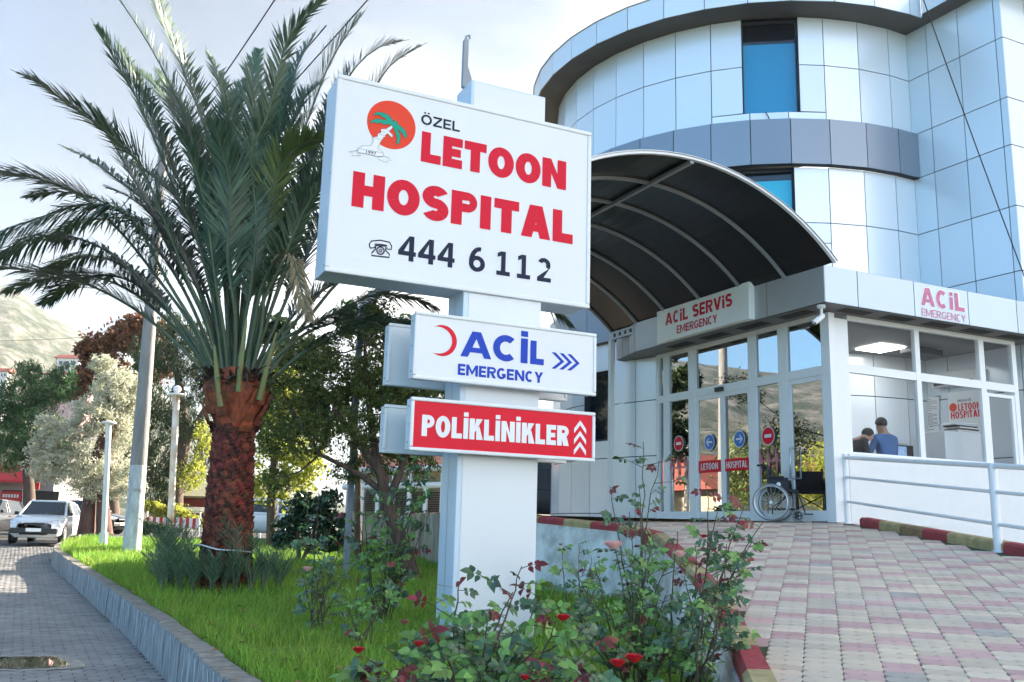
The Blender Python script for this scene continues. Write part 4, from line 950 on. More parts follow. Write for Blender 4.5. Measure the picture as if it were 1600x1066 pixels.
# trunk: core + leaf bases
TOPZ=2.34; lean=atD(368,640,PB[1])-np.array([PB[0],PB[1],0]); 
def axis_(z): t=(z-PB[2])/(TOPZ-PB[2]); return np.array([PB[0]+lean[0]*t,PB[1],z])
def trad(z): t=z/TOPZ; return .35-.09*t+.03*math.exp(-((t-0)/.1)**2)
b=MB(); zs=[-.1+.1*i for i in range(26)]; b.tube([axis_(z) for z in zs],[trad(z)*.93 for z in zs],20,0)
nrow=46
for j in range(nrow):
    z=.02+(TOPZ-.05)*j/nrow
    for k_ in range(13):
        a=2*math.pi*(k_+(j%2)*.5)/13+j*.13+rp_.uniform(-.05,.05); r0=trad(z); c=axis_(z); dr=np.array([math.cos(a),math.sin(a),0]); tg=np.array([-math.sin(a),math.cos(a),0])
        hw=.095*rp_.uniform(.8,1.15); ht=rp_.uniform(.055,.10); out=rp_.uniform(.015,.05); th=.02
        A=c+dr*(r0*.93)-tg*hw+[0,0,-.01]; B_=c+dr*(r0*.93)+tg*hw+[0,0,-.01]; 
        Cc=c+dr*(r0+out)+tg*hw*.55+[0,0,ht+rp_.uniform(-.02,.02)]; Dd=c+dr*(r0+out)-tg*hw*.55+[0,0,ht+rp_.uniform(-.02,.02)]
        E=c+dr*(r0*.9)-tg*hw*.5+[0,0,ht*.8]; Ff=c+dr*(r0*.9)+tg*hw*.5+[0,0,ht*.8]; Mm=c+dr*(r0+out*.8)+[0,0,ht*.3]
        b.add([A,B_,Cc,Dd,E,Ff,Mm],[(0,1,6),(1,2,6),(2,3,6),(3,0,6),(3,2,5,4),(0,3,4),(1,5,2)],0)
b.build('trunk',M['boot'],palm)
# sheath bulge below the crown
b=MB(); n=26; vs=[];zr=[(2.22,.24),(2.34,.27),(2.48,.325),(2.62,.385),(2.76,.44),(2.88,.465),(2.97,.43),(3.06,.34),(3.2,.20)]
for (z,r) in zr:
    for k_ in range(n): a=2*math.pi*k_/n; rr=r*(1+.07*noise.noise(Vector((math.cos(a)*2.5,math.sin(a)*2.5,z*3)))); c=axis_(z); vs.append((c[0]+rr*math.cos(a),c[1]+rr*math.sin(a),z))
b.add(vs,[(i*n+k_,i*n+(k_+1)%n,(i+1)*n+(k_+1)%n,(i+1)*n+k_) for i in range(len(zr)-1) for k_ in range(n)],0,True)
for j in range(34):   # overlapping broad leaf bases
    a=rp_.uniform(0,6.28); z=rp_.uniform(2.24,2.66); r0=.27+(z-2.2)*.36; dr=np.array([math.cos(a),math.sin(a),0]); tg=np.array([-math.sin(a),math.cos(a),0]); c=axis_(z); hw=rp_.uniform(.08,.15); h_=rp_.uniform(.18,.36)
    lns=5; L0=[];L1=[]
    for e in range(lns+1): f=e/lns; w_=hw*(1-f*.65); o=r0+.02+.11*f; L0.append(c+dr*o-tg*w_+[0,0,h_*f]); L1.append(c+dr*(o+.0)+tg*w_+[0,0,h_*f])
    for e in range(lns): b.quad(L0[e],L1[e],L1[e+1],L0[e+1],0)
b.build('leaf_sheath',M['sheath'],palm)
b=MB()   # torn fibre and dry stubs round the crown base
for j in range(150):
    a=rp_.uniform(0,6.28); z=rp_.uniform(2.80,3.10); r0=rp_.uniform(.30,.46); dr=np.array([math.cos(a),math.sin(a),0]); c=axis_(z)+dr*r0; L_=rp_.uniform(.12,.38); dn=rp_.uniform(-.25,.35); w_=rp_.uniform(.02,.06); tg=np.array([-math.sin(a),math.cos(a),0])
    p1=c+dr*L_*.4+[0,0,L_*.35]; p2=c+dr*L_+[0,0,dn*L_*1.5]; b.quad(c-tg*w_,c+tg*w_,p1+tg*w_*.8,p1-tg*w_*.8); b.quad(p1-tg*w_*.8,p1+tg*w_*.8,p2+tg*w_*.15,p2-tg*w_*.15)
b.build('fibre',M['fibre'],palm)
def frond(P,lmax=.70,mt=None,npair=150,droop=.0,seed=0,petiole=.30,rr=.028,lab=None,roll=None,ang=44):
    """P: 3-D points of the midrib root to tip"""
    r=random.Random(seed); P=[np.array(p,float) for p in P]
    # Catmull-Rom resample
    Q=[]; X=[2*P[0]-P[1]]+P+[2*P[-1]-P[-2]]
    for i in range(1,len(X)-2):
        for e in range(8):
            t=e/8; a,b_,c,d=X[i-1],X[i],X[i+1],X[i+2]
            Q.append(.5*((2*b_)+(-a+c)*t+(2*a-5*b_+4*c-d)*t*t+(-a+3*b_-3*c+d)*t**3))
    Q.append(P[-1]); S=[0]
    for a,b_ in zip(Q,Q[1:]): S.append(S[-1]+np.linalg.norm(b_-a))
    Lt=S[-1]
    def at(s):
        for i in range(len(Q)-1):
            if S[i+1]>=s: t=(s-S[i])/(S[i+1]-S[i]+1e-9); return Q[i]+(Q[i+1]-Q[i])*t,(Q[i+1]-Q[i])/(np.linalg.norm(Q[i+1]-Q[i])+1e-9)
        return Q[-1],(Q[-1]-Q[-2])/np.linalg.norm(Q[-1]-Q[-2])
    mb=MB(); ms=[at(Lt*i/24)[0] for i in range(25)]; rs=[rr*(1-(i/24))**.75+.004 for i in range(25)]; rs[0]*=1.7; rs[1]*=1.3
    mb.tube(ms,rs,6,1)
    N_=npair
    for i in range(N_):
        f=(i+.5)/N_; s=Lt*(petiole+(1-petiole)*f); p,t=at(s)
        side=np.cross(t,ZV); sn=np.linalg.norm(side); side=side/sn if sn>.15 else np.array([1.,0,0]); 
        if roll is not None: side=side*math.cos(roll)+np.cross(t,side)*math.sin(roll)
        up=np.cross(side,t); up=up/np.linalg.norm(up)
        ll=lmax*(math.sin(math.pi*min(1,f*.93+.10))**.55)*(.85+.3*r.random())*(.35 if f<.06 else 1)
        if f<.04: ll*=.5
        for sg in (-1,1):
            an=R_(ang-18*f+r.uniform(-9,9)); lift=R_(r.choice([12,28,40])+r.uniform(-8,8))
            dv=t*math.cos(an)+(side*sg*math.cos(lift)+up*math.sin(lift))*math.sin(an); dv=dv/np.linalg.norm(dv)
            wv=np.cross(dv,up); wv=wv/(np.linalg.norm(wv)+1e-9); wd=.0175*(.8+.4*r.random()); up2=np.cross(wv,dv)
            dr=np.array([0,0,-1.])*ll*(.10+droop*(.6+.8*r.random()))
            m_=p+dv*ll*.45+dr*.22; e_=p+dv*ll+dr
            mb.add([p-wv*wd*.4,p+wv*wd*.4,m_+wv*wd-up2*0,m_-wv*wd,m_-up2*wd*.7*0,e_],[(0,1,2,3),(3,2,5)],0)
    return mb.build('frond',[mt or M['frond'],M['rachis']],palm,label=lab)
D0=PB[1]
def fr2(pts,dt,**kw):   # pixel polyline, depth change at the tip
    n=len(pts); X=[]
    for i,(x,y) in enumerate(pts):
        f=i/(n-1); X.append(atD(x,y,D0+dt*f**1.2))
    return frond(X,seed=int(pts[-1][0]*7+pts[-1][1]),**kw)
fr2([(350,590),(335,480),(310,380),(275,300),(240,215),(215,156),(187,109),(162,62),(142,28)],-1.2)
fr2([(352,600),(340,470),(330,350),(312,272),(290,187),(262,125),(234,72),(200,19),(178,-10)],-.4)
fr2([(360,590),(352,450),(345,330),(325,215),(290,120),(256,40),(232,-20),(215,-60)],.8)
fr2([(345,590),(322,500),(290,430),(255,340),(219,259),(187,225),(156,197),(115,169),(62,131),(15,108)],-1.6,lmax=.66,droop=.1)
fr2([(340,590),(300,510),(250,440),(195,370),(135,312),(90,290),(45,276),(0,273),(-60,282)],-1.0,droop=.15)
fr2([(344,600),(310,520),(262,440),(225,370),(186,326),(120,321),(75,336),(30,351),(0,362),(-45,385)],-1.8,droop=.75,lmax=.66)
fr2([(340,600),(300,540),(249,468),(210,429),(168,393),(120,372),(80,368),(30,385),(-20,415)],1.2,droop=.5)
fr2([(345,622),(300,560),(231,498),(180,465),(135,444),(90,429),(45,423),(0,420),(-55,430)],-.8,lmax=.60,droop=.12)
fr2([(340,600),(310,540),(275,500),(235,450),(200,420),(150,400),(100,410),(60,430)],2.0,droop=.4)
fr2([(375,600),(368,500),(375,380),(394,239),(414,191),(430,135),(441,90),(450,61),(475,29),(507,0),(540,-22)],-1.0,lmax=.5)
fr2([(368,590),(372,440),(385,300),(400,200),(395,120),(408,70)],1.5)
fr2([(360,590),(362,440),(350,300),(352,210),(372,150),(390,120)],2.2)
fr2([(380,590),(405,440),(440,300),(480,190),(515,100),(545,50),(575,10)],.2)
fr2([(383,600),(415,460),(460,330),(505,210),(545,120),(590,75),(640,62)],1.0)
fr2([(385,600),(425,480),(480,340),(535,220),(580,145),(612,100),(640,82),(668,66)],.4,lmax=.60)
fr2([(388,610),(410,500),(412,400),(420,330),(437,266),(462,234),(487,220),(515,222),(540,240)],-1.6,mt=M['frond_y'],lmax=.60)
fr2([(380,600),(395,520),(408,450),(425,415),(445,398),(458,405),(466,435),(476,471),(487,505)],-1.5,mt=M['frond_d'],lmax=.34,npair=60,petiole=.45,droop=.5)
fr2([(392,610),(412,560),(442,530),(504,500),(545,478),(586,461),(640,465),(690,485)],.6,droop=.35,lmax=.66)
fr2([(396,650),(421,601),(462,560),(516,527),(566,509),(611,502),(660,505),(720,520)],-.6,droop=.3,lmax=.48)
fr2([(392,615),(421,556),(462,502),(512,445),(560,400),(610,370),(660,360)],.8,droop=.2)
fr2([(392,620),(430,570),(480,500),(540,430),(610,390),(680,390),(760,420),(860,480),(905,520)],2.5,droop=.5,lmax=.5)
fr2([(388,600),(425,520),(460,440),(500,360),(545,300),(600,250)],1.6,droop=.1)
fr2([(355,600),(340,520),(315,440),(270,380),(230,350),(185,340),(120,350),(70,380)],2.6,droop=.3)
fr2([(352,600),(330,500),(290,400),(245,330),(195,290),(140,250),(90,225)],2.0,droop=.15)
fr2([(365,600),(360,480),(335,340),(300,230),(255,150),(205,100)],2.2)
fr2([(372,600),(385,480),(420,340),(440,240),(470,160),(515,120)],2.0)
fr2([(378,605),(380,520),(395,430),(400,340),(392,260),(395,200)],-1.0,lmax=.45)
fr2([(358,605),(350,520),(335,430),(322,330),(300,250),(270,190)],-1.1,lmax=.45)
fr2([(385,600),(400,500),(445,400),(480,320),(520,280),(560,290)],-.9,droop=.2)
fr2([(366,600),(368,500),(355,400),(360,300),(345,230),(330,180)],-1.4)
for q in ([(365,600),(358,500),(340,380),(320,280),(290,200),(262,140),(240,100)],1.2),([(372,600),(378,480),(392,350),(420,240),(440,150),(452,90)],1.4),([(350,600),(325,500),(295,420),(250,350),(205,310),(160,290)],.4),([(380,600),(400,480),(440,380),(480,300),(510,240),(530,180)],1.8),([(360,600),(345,500),(322,400),(290,330),(245,280),(195,250)],1.6),([(388,610),(425,540),(470,480),(530,440),(590,430),(650,450)],1.5),([(368,600),(372,470),(380,350),(370,250),(350,150),(320,70)],.9),([(345,605),(300,530),(255,480),(205,440),(155,430),(110,445),(60,480)],1.0): fr2(q[0],q[1],droop=.15)
for q in ([(350,600),(320,500),(270,400),(220,300),(180,230),(150,180),(125,150)],.6),([(358,600),(335,470),(300,340),(262,240),(232,170),(205,110),(180,60)],.9),([(348,605),(318,520),(280,440),(230,370),(170,320),(100,300),(30,310)],.6),([(386,600),(425,480),(465,360),(510,260),(560,180),(600,140)],-.2),([(384,600),(420,470),(455,340),(490,240),(520,160),(540,120)],.8),([(345,612),(305,550),(255,495),(195,450),(130,430),(60,440),(0,460)],.9),([(375,600),(385,460),(405,330),(430,220),(462,110),(500,40)],.9),([(392,612),(430,560),(490,515),(560,500),(630,515),(690,545)],1.2): fr2(q[0],q[1],droop=.18)
# stubs of cut leaf stalks
b=MB()
for (x0,y0,x1,y1,dd) in ((405,625,432,520,-.3),(345,635,335,540,-.45),(372,612,385,500,-.45)):
    A=atD(x0,y0,D0+dd); Bq=atD(x1,y1,D0+dd-.1); b.tube([A,(A+Bq)/2+[0,-.03,0],Bq],[.045,.04,.015],6)
b.build('leaf_stalk',mat('stalk_green',(.16,.24,.07),.5,col2=(.22,.15,.06),vscale=4),palm)
# basal offshoots
b=MB()
def shoot(p,h,seed,spread=.35,n=6):
    r=random.Random(seed)
    for k_ in range(n):
        a=r.uniform(0,6.28); s_=r.uniform(.1,spread*1.5); L_=h*r.uniform(.7,1.1); tip=p+[math.cos(a)*s_*L_,math.sin(a)*s_*L_,L_]; mid=(p+tip)/2+[-math.cos(a)*.08*L_,-math.sin(a)*.08*L_,0.02]
        b.tube([p,mid,tip],[.014,.010,.004],5,1)
        for q in range(17):
            f=.3+.7*q/17; c=p*(1-f)**2+2*mid*f*(1-f)+tip*f*f; t=(tip-mid)*f+(mid-p)*(1-f); t/=np.linalg.norm(t)
            sd=np.array([-math.sin(a+.6*math.sin(seed)),math.cos(a+.6*math.sin(seed)),0]); 
            for sg in (-1,1):
                ll=.24*(1-.3*f)*r.uniform(.7,1.25); dv=t*.80+sd*sg*r.uniform(.35,.7)+np.array([0,0,-.12]); dv/=np.linalg.norm(dv); wv=np.cross(dv,np.cross(sd,t)); wv/=np.linalg.norm(wv)+1e-9; w_=.0055
                m_=c+dv*ll*.5; b.add([c-wv*w_*.5,c+wv*w_*.5,m_+wv*w_,m_-wv*w_,c+dv*ll],[(0,1,2,3),(3,2,4)],0)
for (dx,dy,h_,sd,n_) in ((-.75,-.1,1.0,1,8),(-.62,-.35,.85,2,7),(-.45,-.5,.65,3,6),(-.9,.0,.7,4,6),(-.25,-.55,.55,5,5),(.0,-.6,.55,6,5),(.30,-.55,.95,7,4),(.62,-.3,.75,8,6),(.78,-.15,.65,9,6),(.5,-.45,.55,10,5),(-.7,-.5,.5,11,6),(-.85,.25,1.0,12,6),(.15,-.5,.5,13,4),(-.4,-.4,.9,14,4)):
    shoot(PB+np.array([dx,dy,.0]),h_,sd,n=n_)
M['shoot']=mat('shoot_leaflet',(.09,.155,.085),.45,0,.4,island=.5,trans=.2); b.build('offshoot',[M['shoot'],M['rachis']],palm,label='spiky green shoots at the foot of the trunk')
b=MB(); c=axis_(.63); pts=[]
for k_ in range(33): a=2*math.pi*k_/32; pts.append(c+np.array([.435*math.cos(a),.435*math.sin(a),.02*math.sin(a*2)+.01*math.sin(a*5)-.02*math.cos(a)]))
b.tube(pts,.011,6,cap=False); b.build('tied_cord',M['white'],None,base=tuple(c),label='white cord tied round the foot of the palm trunk',cat='cord')
# ---------------------------------------------------------------- trees and shrubs
def leafcloud(name,clumps,size,asp,mt,parent,seed,fold=.25,droop=0.,gap=.35,shell=.55,**tg):
    """clumps: (centre, (rx,ry,rz), leaves)"""
    r=np.random.default_rng(seed); C0=[]
    for (c,rad,n) in clumps:
        m=int(n*1.9); d=r.normal(size=(m,3)); d/=np.linalg.norm(d,axis=1)[:,None]; q=(shell+(1-shell)*r.random(m))**1.0*r.random(m)**.22
        p=d*q[:,None]
        nz=np.array([noise.noise(Vector(v*2.3+np.array(c)*.9)) for v in p]); keep=nz>(-.05+gap*(r.random(m)-.45)); p=p[keep][:n]
        # ragged outline
        wob=1+.28*np.array([noise.noise(Vector(v*3.1+np.array(c))) for v in p]); p=p*wob[:,None]
        C0.append(np.array(c)+p*np.array(rad))
    Pp=np.concatenate(C0); n=len(Pp); s=size*(.6+.8*r.random(n))
    t=r.normal(size=(n,3)); t[:,2]-=droop; t/=np.linalg.norm(t,axis=1)[:,None]; u=r.normal(size=(n,3)); sd=np.cross(t,u); sd/=np.linalg.norm(sd,axis=1)[:,None]; nn=np.cross(sd,t)
    a=Pp-t*s[:,None]*.5; e=Pp+t*s[:,None]*.5; w_=s[:,None]*asp*.5
    l=Pp+sd*w_-nn*w_*fold; rr=Pp-sd*w_-nn*w_*fold
    V=np.stack([a,l,e,rr],1).reshape(-1,3); i=np.arange(n)*4; loops=np.stack([i,i+1,i+2,i,i+2,i+3],1).reshape(-1)
    off=BASE[parent.name] if parent is not None else np.zeros(3)
    me=bpy.data.meshes.new(name); me.vertices.add(len(V)); me.vertices.foreach_set('co',(V-off).reshape(-1)); me.loops.add(len(loops)); me.loops.foreach_set('vertex_index',loops.astype(np.int32))
    me.polygons.add(2*n); me.polygons.foreach_set('loop_start',(np.arange(2*n)*3).astype(np.int32)); me.materials.append(mt); me.update(calc_edges=True)
    o=bpy.data.objects.new(name,me); C.objects.link(o)
    if parent is not None: o.parent=parent
    BASE[o.name]=off; tag(o,**tg); return o
def clump_px(L,D0):   # (x,y,rx_px,ry_px,n[,dD])
    out=[]
    for q in L:
        x,y,a,b_,n=q[:5]; D=D0+(q[5] if len(q)>5 else 0); c=atD(x,y,D); m=D/F; out.append((c,(a*m,(a+b_)*.5*m,b_*m),n))
    return out
M['bark']=mat('bark_brown',(.13,.085,.06),.95,bump=1,bscale=14,col2=(.05,.035,.028),vscale=5,stretch=(3,3,.7))
M['bark_r']=mat('bark_red',(.17,.09,.07),.95,bump=1,bscale=14,col2=(.07,.04,.035),vscale=5,stretch=(3,3,.5))
M['lf_green']=mat('leaf_green',(.13,.165,.04),.5,0,.4,island=.5,trans=.25)
M['lf_olive']=mat('leaf_silver',(.50,.50,.38),.6,0,.3,island=.35,trans=.45)
M['lf_dark']=mat('leaf_dark',(.042,.068,.024),.5,0,.4,island=.45,trans=.2)
M['lf_feather']=mat('leaf_feathery',(.06,.13,.045),.55,0,.3,island=.4,trans=.35)
M['lf_red']=mat('leaf_russet',(.17,.07,.03),.6,0,.3,island=.55,trans=.3)
M['lf_yel']=mat('leaf_yellow_green',(.34,.36,.06),.55,0,.3,island=.35,trans=.5)
M['lf_gloss']=mat('leaf_glossy',(.020,.055,.022),.28,0,.6,island=.4,trans=.12)
def tree(name,label,base,limbs,clumps,size,asp,mt,seed,group=None,bark='bark',cat='tree',**kw):
    t=thing(name,base,label,cat,group); b=MB()
    for pts,rs in limbs: b.tube(pts,rs,9 if max(rs)>.08 else 6)
    # secondary branches to the clumps
    r=random.Random(seed); ends=[np.array(q) for pts,_ in limbs for q in pts[1:]]
    for (c,rad,n) in clumps:
        a=min(ends,key=lambda q:np.linalg.norm(q-c)); L_=np.linalg.norm(a-c)
        if L_<.15: continue
        rb=max(.015,min([rs[-1] for _,rs in limbs])*.75); m=(a+c)/2+np.array([r.uniform(-.1,.1),r.uniform(-.1,.1),-.06])*L_
        b.tube([a,m,c],[rb,rb*.7,rb*.3],5)
        for _ in range(4):
            e=c+np.array([r.uniform(-1,1)*rad[0],r.uniform(-1,1)*rad[1],r.uniform(-.6,1)*rad[2]])*.8; b.tube([m*.4+c*.6,(c+e)/2,e],[rb*.4,rb*.25,rb*.1],4)
    b.build('trunk',M[bark],t); leafcloud('crown',clumps,size,asp,mt,t,seed,**kw); return t
def px(L,D0): return [atD(x,y,D0+(q[0] if q else 0)) for (x,y,*q) in L]
G0=lambda p: np.array([p[0],p[1],gz(p[1])-.05])
# citrus like tree between palm and sign
D=16.5; base=G0(atD(648,895,D))
tree('citrus_tree','broad dark green tree with several leaning trunks between the palm and the pylon sign',base,
 [([base]+px([(628,850),(605,790),(595,740),(560,690),(520,640)],D),[.17,.14,.12,.09,.07,.04]),(px([(605,790),(622,745),(640,700),(655,640)],D),[.09,.07,.05,.03]),(px([(598,755),(585,700),(575,620),(570,540)],D),[.09,.075,.05,.03]),(px([(600,770),(560,740),(500,710),(470,660)],D),[.07,.05,.04,.03])],
 clump_px([(450,620,55,50,2850,.5),(520,600,60,55,3610,.5),(585,590,60,60,3610),(640,620,55,60,2850,-.3),(480,680,60,45,2850),(430,680,40,45,1710,.5),(560,670,60,45,3040),(630,690,55,40,2090),(500,550,50,35,1900,.8),(560,520,45,34,1140,.8),(610,530,50,45,1900,.4),(660,570,40,50,1520,.4),(440,560,30,30,855,.8),(590,480,35,28,798,.8),(660,680,45,40,1520),(600,725,50,24,1000,.4),(545,735,40,26,800,.6),(660,725,35,25,700,.6),(430,750,30,25,665,.6),(720,640,60,60,1710,1.5),(740,560,60,40,950,2.5)],D),.062,.5,M['lf_green'],21)
D=27.; base=G0(atD(425,850,D))
tree('yellow_tree','sunlit yellow green tree just right of the palm trunk',base,[([base]+px([(425,780),(430,700),(435,640)],D),[.16,.13,.1,.05])],
 clump_px([(445,590,50,45,2000),(430,630,45,60,2000),(430,690,48,60,2300),(480,720,40,40,1300),(455,760,45,40,1300),(410,760,25,35,600),(460,650,35,45,900),(400,640,22,40,500)],D),.12,.5,M['lf_yel'],22)
D=33.; base=G0(atD(150,835,D))
tree('olive_tree','silvery sunlit olive tree with twisted split trunk left of the concrete pole',base,
 [([base+[-.35,0,0]]+px([(140,780),(148,720),(165,660),(170,600)],D),[.30,.22,.17,.10,.05]),([base+[.3,0,0]]+px([(160,780),(165,700),(190,640)],D),[.28,.2,.14,.06]),(px([(142,760),(120,700),(90,660)],D),[.14,.09,.05])],
 clump_px([(180,610,40,42,6080),(145,650,45,40,6080,-.5),(195,675,35,60,5760,.5),(105,690,45,35,5120,-.8),(75,670,28,28,2240,-.8),(130,730,55,35,4800,-.5),(80,730,45,30,3680,-1),(200,750,32,40,3520),(160,570,25,18,1440),(60,700,22,22,1280,-.8),(215,620,22,40,2400,.5),(150,765,50,22,1920,-.3)],D),.115,.30,M['lf_olive'],23,bark='bark_r')
D=39.; base=G0(atD(270,830,D))
tree('weeping_tree','tall dark weeping tree behind the concrete pole and the rusty lamp post',base,[([base]+px([(275,760),(290,680),(280,600),(265,540)],D),[.4,.3,.24,.16,.08]),(px([(285,700),(320,640),(330,580)],D),[.18,.12,.06])],
 clump_px([(235,560,40,45,2600),(290,560,45,50,2900),(330,590,40,55,2200),(230,640,35,60,2600),(285,650,45,60,2800),(325,690,30,60,1600),(250,720,40,50,2300),(210,700,25,60,1500),(270,510,40,26,1200),(240,770,45,35,1700),(315,525,35,28,900)],D),.24,.16,M['lf_dark'],24,droop=1.6)
D=47.; base=G0(atD(175,830,D))
tree('russet_tree','tall tree with rusty red autumn leaves rising behind the silvery olive',base,[([base]+px([(170,720),(170,600),(165,550)],D),[.4,.3,.2,.1])],
 clump_px([(150,545,35,32,2100),(190,530,38,34,2300),(225,540,35,36,1900),(170,585,45,36,2300),(140,590,26,35,1300),(215,505,26,18,800),(250,520,30,24,900),(120,610,22,26,600),(240,580,35,30,1300)],D),.24,.5,M['lf_red'],25)
D=44.; base=G0(atD(45,830,D))
tree('feathery_tree','soft green feathery tree across the street at the left edge',base,[([base]+px([(45,760),(40,700),(50,640)],D),[.32,.25,.2,.1])],
 clump_px([(30,620,45,42,3800),(85,610,38,34,2500),(0,660,45,50,3400),(60,670,50,45,3800),(20,710,50,38,2800),(85,700,40,34,2000),(100,585,26,24,900),(-40,640,40,60,2200),(45,580,28,20,900)],D),.26,.15,M['lf_feather'],26,droop=1.1)
D=38.; base=G0(atD(265,840,D))
tree('sunlit_shrub','low sunlit yellow green shrub behind the rusty lamp post',base,[([base]+px([(265,815),(260,795)],D),[.08,.06,.03])],
 clump_px([(235,792,26,12,1100),(275,800,30,14,1300),(310,815,22,14,900),(300,740,26,34,1500),(318,690,18,40,900),(255,805,22,10,600)],D),.12,.5,M['lf_yel'],27,cat='shrub')
D=30.; base=G0(atD(245,845,D))
tree('dark_shrub','dark green low shrub on the lit grass right of the concrete pole',base,[([base]+px([(245,835),(243,825)],D),[.06,.05,.03])],
 clump_px([(240,828,24,14,1100),(222,822,14,12,500),(262,832,14,10,400)],D),.11,.5,M['lf_dark'],28,cat='shrub')
D=21.; base=G0(atD(470,862,D))
tree('glossy_bush','dense dark glossy bush at the corner of the low wall',base,[([base]+px([(465,840),(460,800)],D),[.06,.05,.02]),([base]+px([(490,835),(500,780)],D),[.05,.04,.02])],
 clump_px([(455,825,34,28,900),(490,805,38,34,1200),(525,825,30,30,800),(470,785,26,20,450),(500,850,40,16,500),(440,845,20,14,260),(515,780,24,22,350)],D),.14,.34,M['lf_gloss'],29,cat='bush',fold=.15)
D=31.; base=G0(atD(870,830,D))
tree('wall_tree','dark leafy tree seen between the pylon sign and the tower',base,[([base]+px([(870,780),(865,740)],D),[.2,.16,.08])],
 clump_px([(860,745,32,28,1700),(830,720,30,30,1200),(880,700,30,26,1100),(875,770,26,14,600),(800,760,50,40,1500)],D),.15,.5,M['lf_dark'],30)
D=23; base=G0(atD(560,860,D))
tree('backlit_tree','thin leafed tree against the bright sky behind the dark citrus crown',base,[([base]+px([(560,760),(550,650),(560,560)],D),[.10,.08,.06,.03])],
 clump_px([(430,520,40,30,700),(480,560,50,40,900),(560,500,50,34,800),(640,530,50,40,900),(610,600,70,60,1500),(500,640,60,50,1300),(700,620,60,60,1200)],D),.2,.5,M['lf_dark'],31)
# trees left of the frame: they stand across the street and show in the glass of the doors
for k_,(x,y,h_,m_,nm) in enumerate([(-19,22.5,6.6,'lf_yel','yellow leafed tree across the street nearest the parked cars'),(-24,28,7.5,'lf_green','mid green round tree across the street behind the yellow leafed one'),(-16.5,17.5,5.0,'lf_yel','small yellow leafed tree on the far pavement')]):
    base=np.array([x,y,gz(y)-.4]); 
    tree('street_tree',nm,base,[([base,base+[.1,0,h_*.4],base+[0,.1,h_*.7]],[.2,.15,.08])],[(base+[0,0,h_*.62],(h_*.34,h_*.34,h_*.26),2600),(base+[h_*.2,.2,h_*.5],(h_*.26,h_*.26,h_*.22),1500),(base+[-h_*.22,-.1,h_*.55],(h_*.25,h_*.25,h_*.2),1500)],.2,.5,M[m_],40+k_)
# ---------------------------------------------------------------- roses
M['rose_leaf']=mat('rose_leaf',(.062,.125,.052),.33,0,.55,island=.5,trans=.15)
M['rose_lite']=mat('rose_leaf_light',(.16,.30,.07),.42,0,.4,island=.4,trans=.3)
M['rose_red']=mat('rose_leaf_red',(.15,.018,.016),.4,0,.45,island=.5,trans=.25)
M['rose_stem']=mat('rose_stem',(.045,.055,.022),.6,col2=(.07,.04,.025),vscale=8)
M['petal_r']=mat('petal_red',(.52,.012,.022),.55,island=.2,trans=.2)
M['petal_p']=mat('petal_pink',(.80,.46,.44),.6,island=.12,trans=.3)
M['petal_d']=mat('petal_faded',(.35,.10,.09),.7,island=.3)
OUT_=[(0,0),(.34,.14),(.52,.36),(.44,.62),(.20,.86),(0,1.05)]
def leaflet(mb,p,d,up,L_,mi,wf=.70,cup=.16,bend=.25):
    d=d/np.linalg.norm(d); s=np.cross(d,up); s/=np.linalg.norm(s)+1e-9; n=np.cross(s,d)
    mids=[];l=[];r=[]
    for (w_,t) in OUT_:
        c=p+d*L_*t-n*bend*L_*t*t; mids.append(c); l.append(c+s*w_*wf*L_+n*cup*w_*L_); r.append(c-s*w_*wf*L_+n*cup*w_*L_)
    vs=mids+l[1:5]+r[1:5]; f=[(0,1,6),(5,9,4),(0,10,1),(5,4,13)]
    for i in range(1,4): f.append((i,i+1,6+i,5+i)); f.append((i,9+i,10+i,i+1))
    mb.add(vs,f,mi,True)
def compound(mb,p,d,r,L_,mi):
    d=d/np.linalg.norm(d); up=np.array([r.uniform(-.9,.9),r.uniform(-1.6,.2),r.uniform(.3,1.)]); s=np.cross(d,up); s/=np.linalg.norm(s)+1e-9
    pe=p+d*L_*1.9+np.array([0,0,-.25*L_]); mb.tube([p,(p+pe)/2+[0,0,.1*L_],pe],[.0022,.0018,.001],4,9)
    leaflet(mb,pe,d+[0,0,-.25],up,L_*1.05,mi)
    for f,sz in ((.9,.9),(.5,.75)):
        c=p+(pe-p)*f
        for sg in (-1,1): leaflet(mb,c,d*.45+s*sg+[0,0,-.15],up,L_*sz*r.uniform(.85,1.1),mi)
def rose_flower(mb,c,R0,mi,r,open_=1.):
    for ring_,(n,rad,tilt,sz) in enumerate(((3,.15,.05,.75),(4,.35,.22,.85),(5,.6,.42,.95),(6,.85,.75*open_,1.0))):
        for k_ in range(n):
            a=2*math.pi*k_/n+ring_*.7+r.uniform(-.15,.15); o=np.array([math.cos(a),math.sin(a),0]); d=o*math.sin(tilt)+ZV*math.cos(tilt); tg=np.array([-math.sin(a),math.cos(a),0]); b0=np.array(c)+o*rad*R0*.35; S=R0*sz
            m_=b0+d*S*.55; e=b0+d*S+o*S*.12
            V=[b0-tg*S*.15,b0+tg*S*.15,m_+tg*S*.55+o*-.05*S,m_+o*.14*S,m_-tg*S*.55-o*.05*S,e+tg*S*.32,e+[0,0,-.06*S],e-tg*S*.32]
            mb.add(V,[(0,1,3),(1,2,3),(0,3,4),(3,2,5,6),(4,3,6,7)],mi,True)
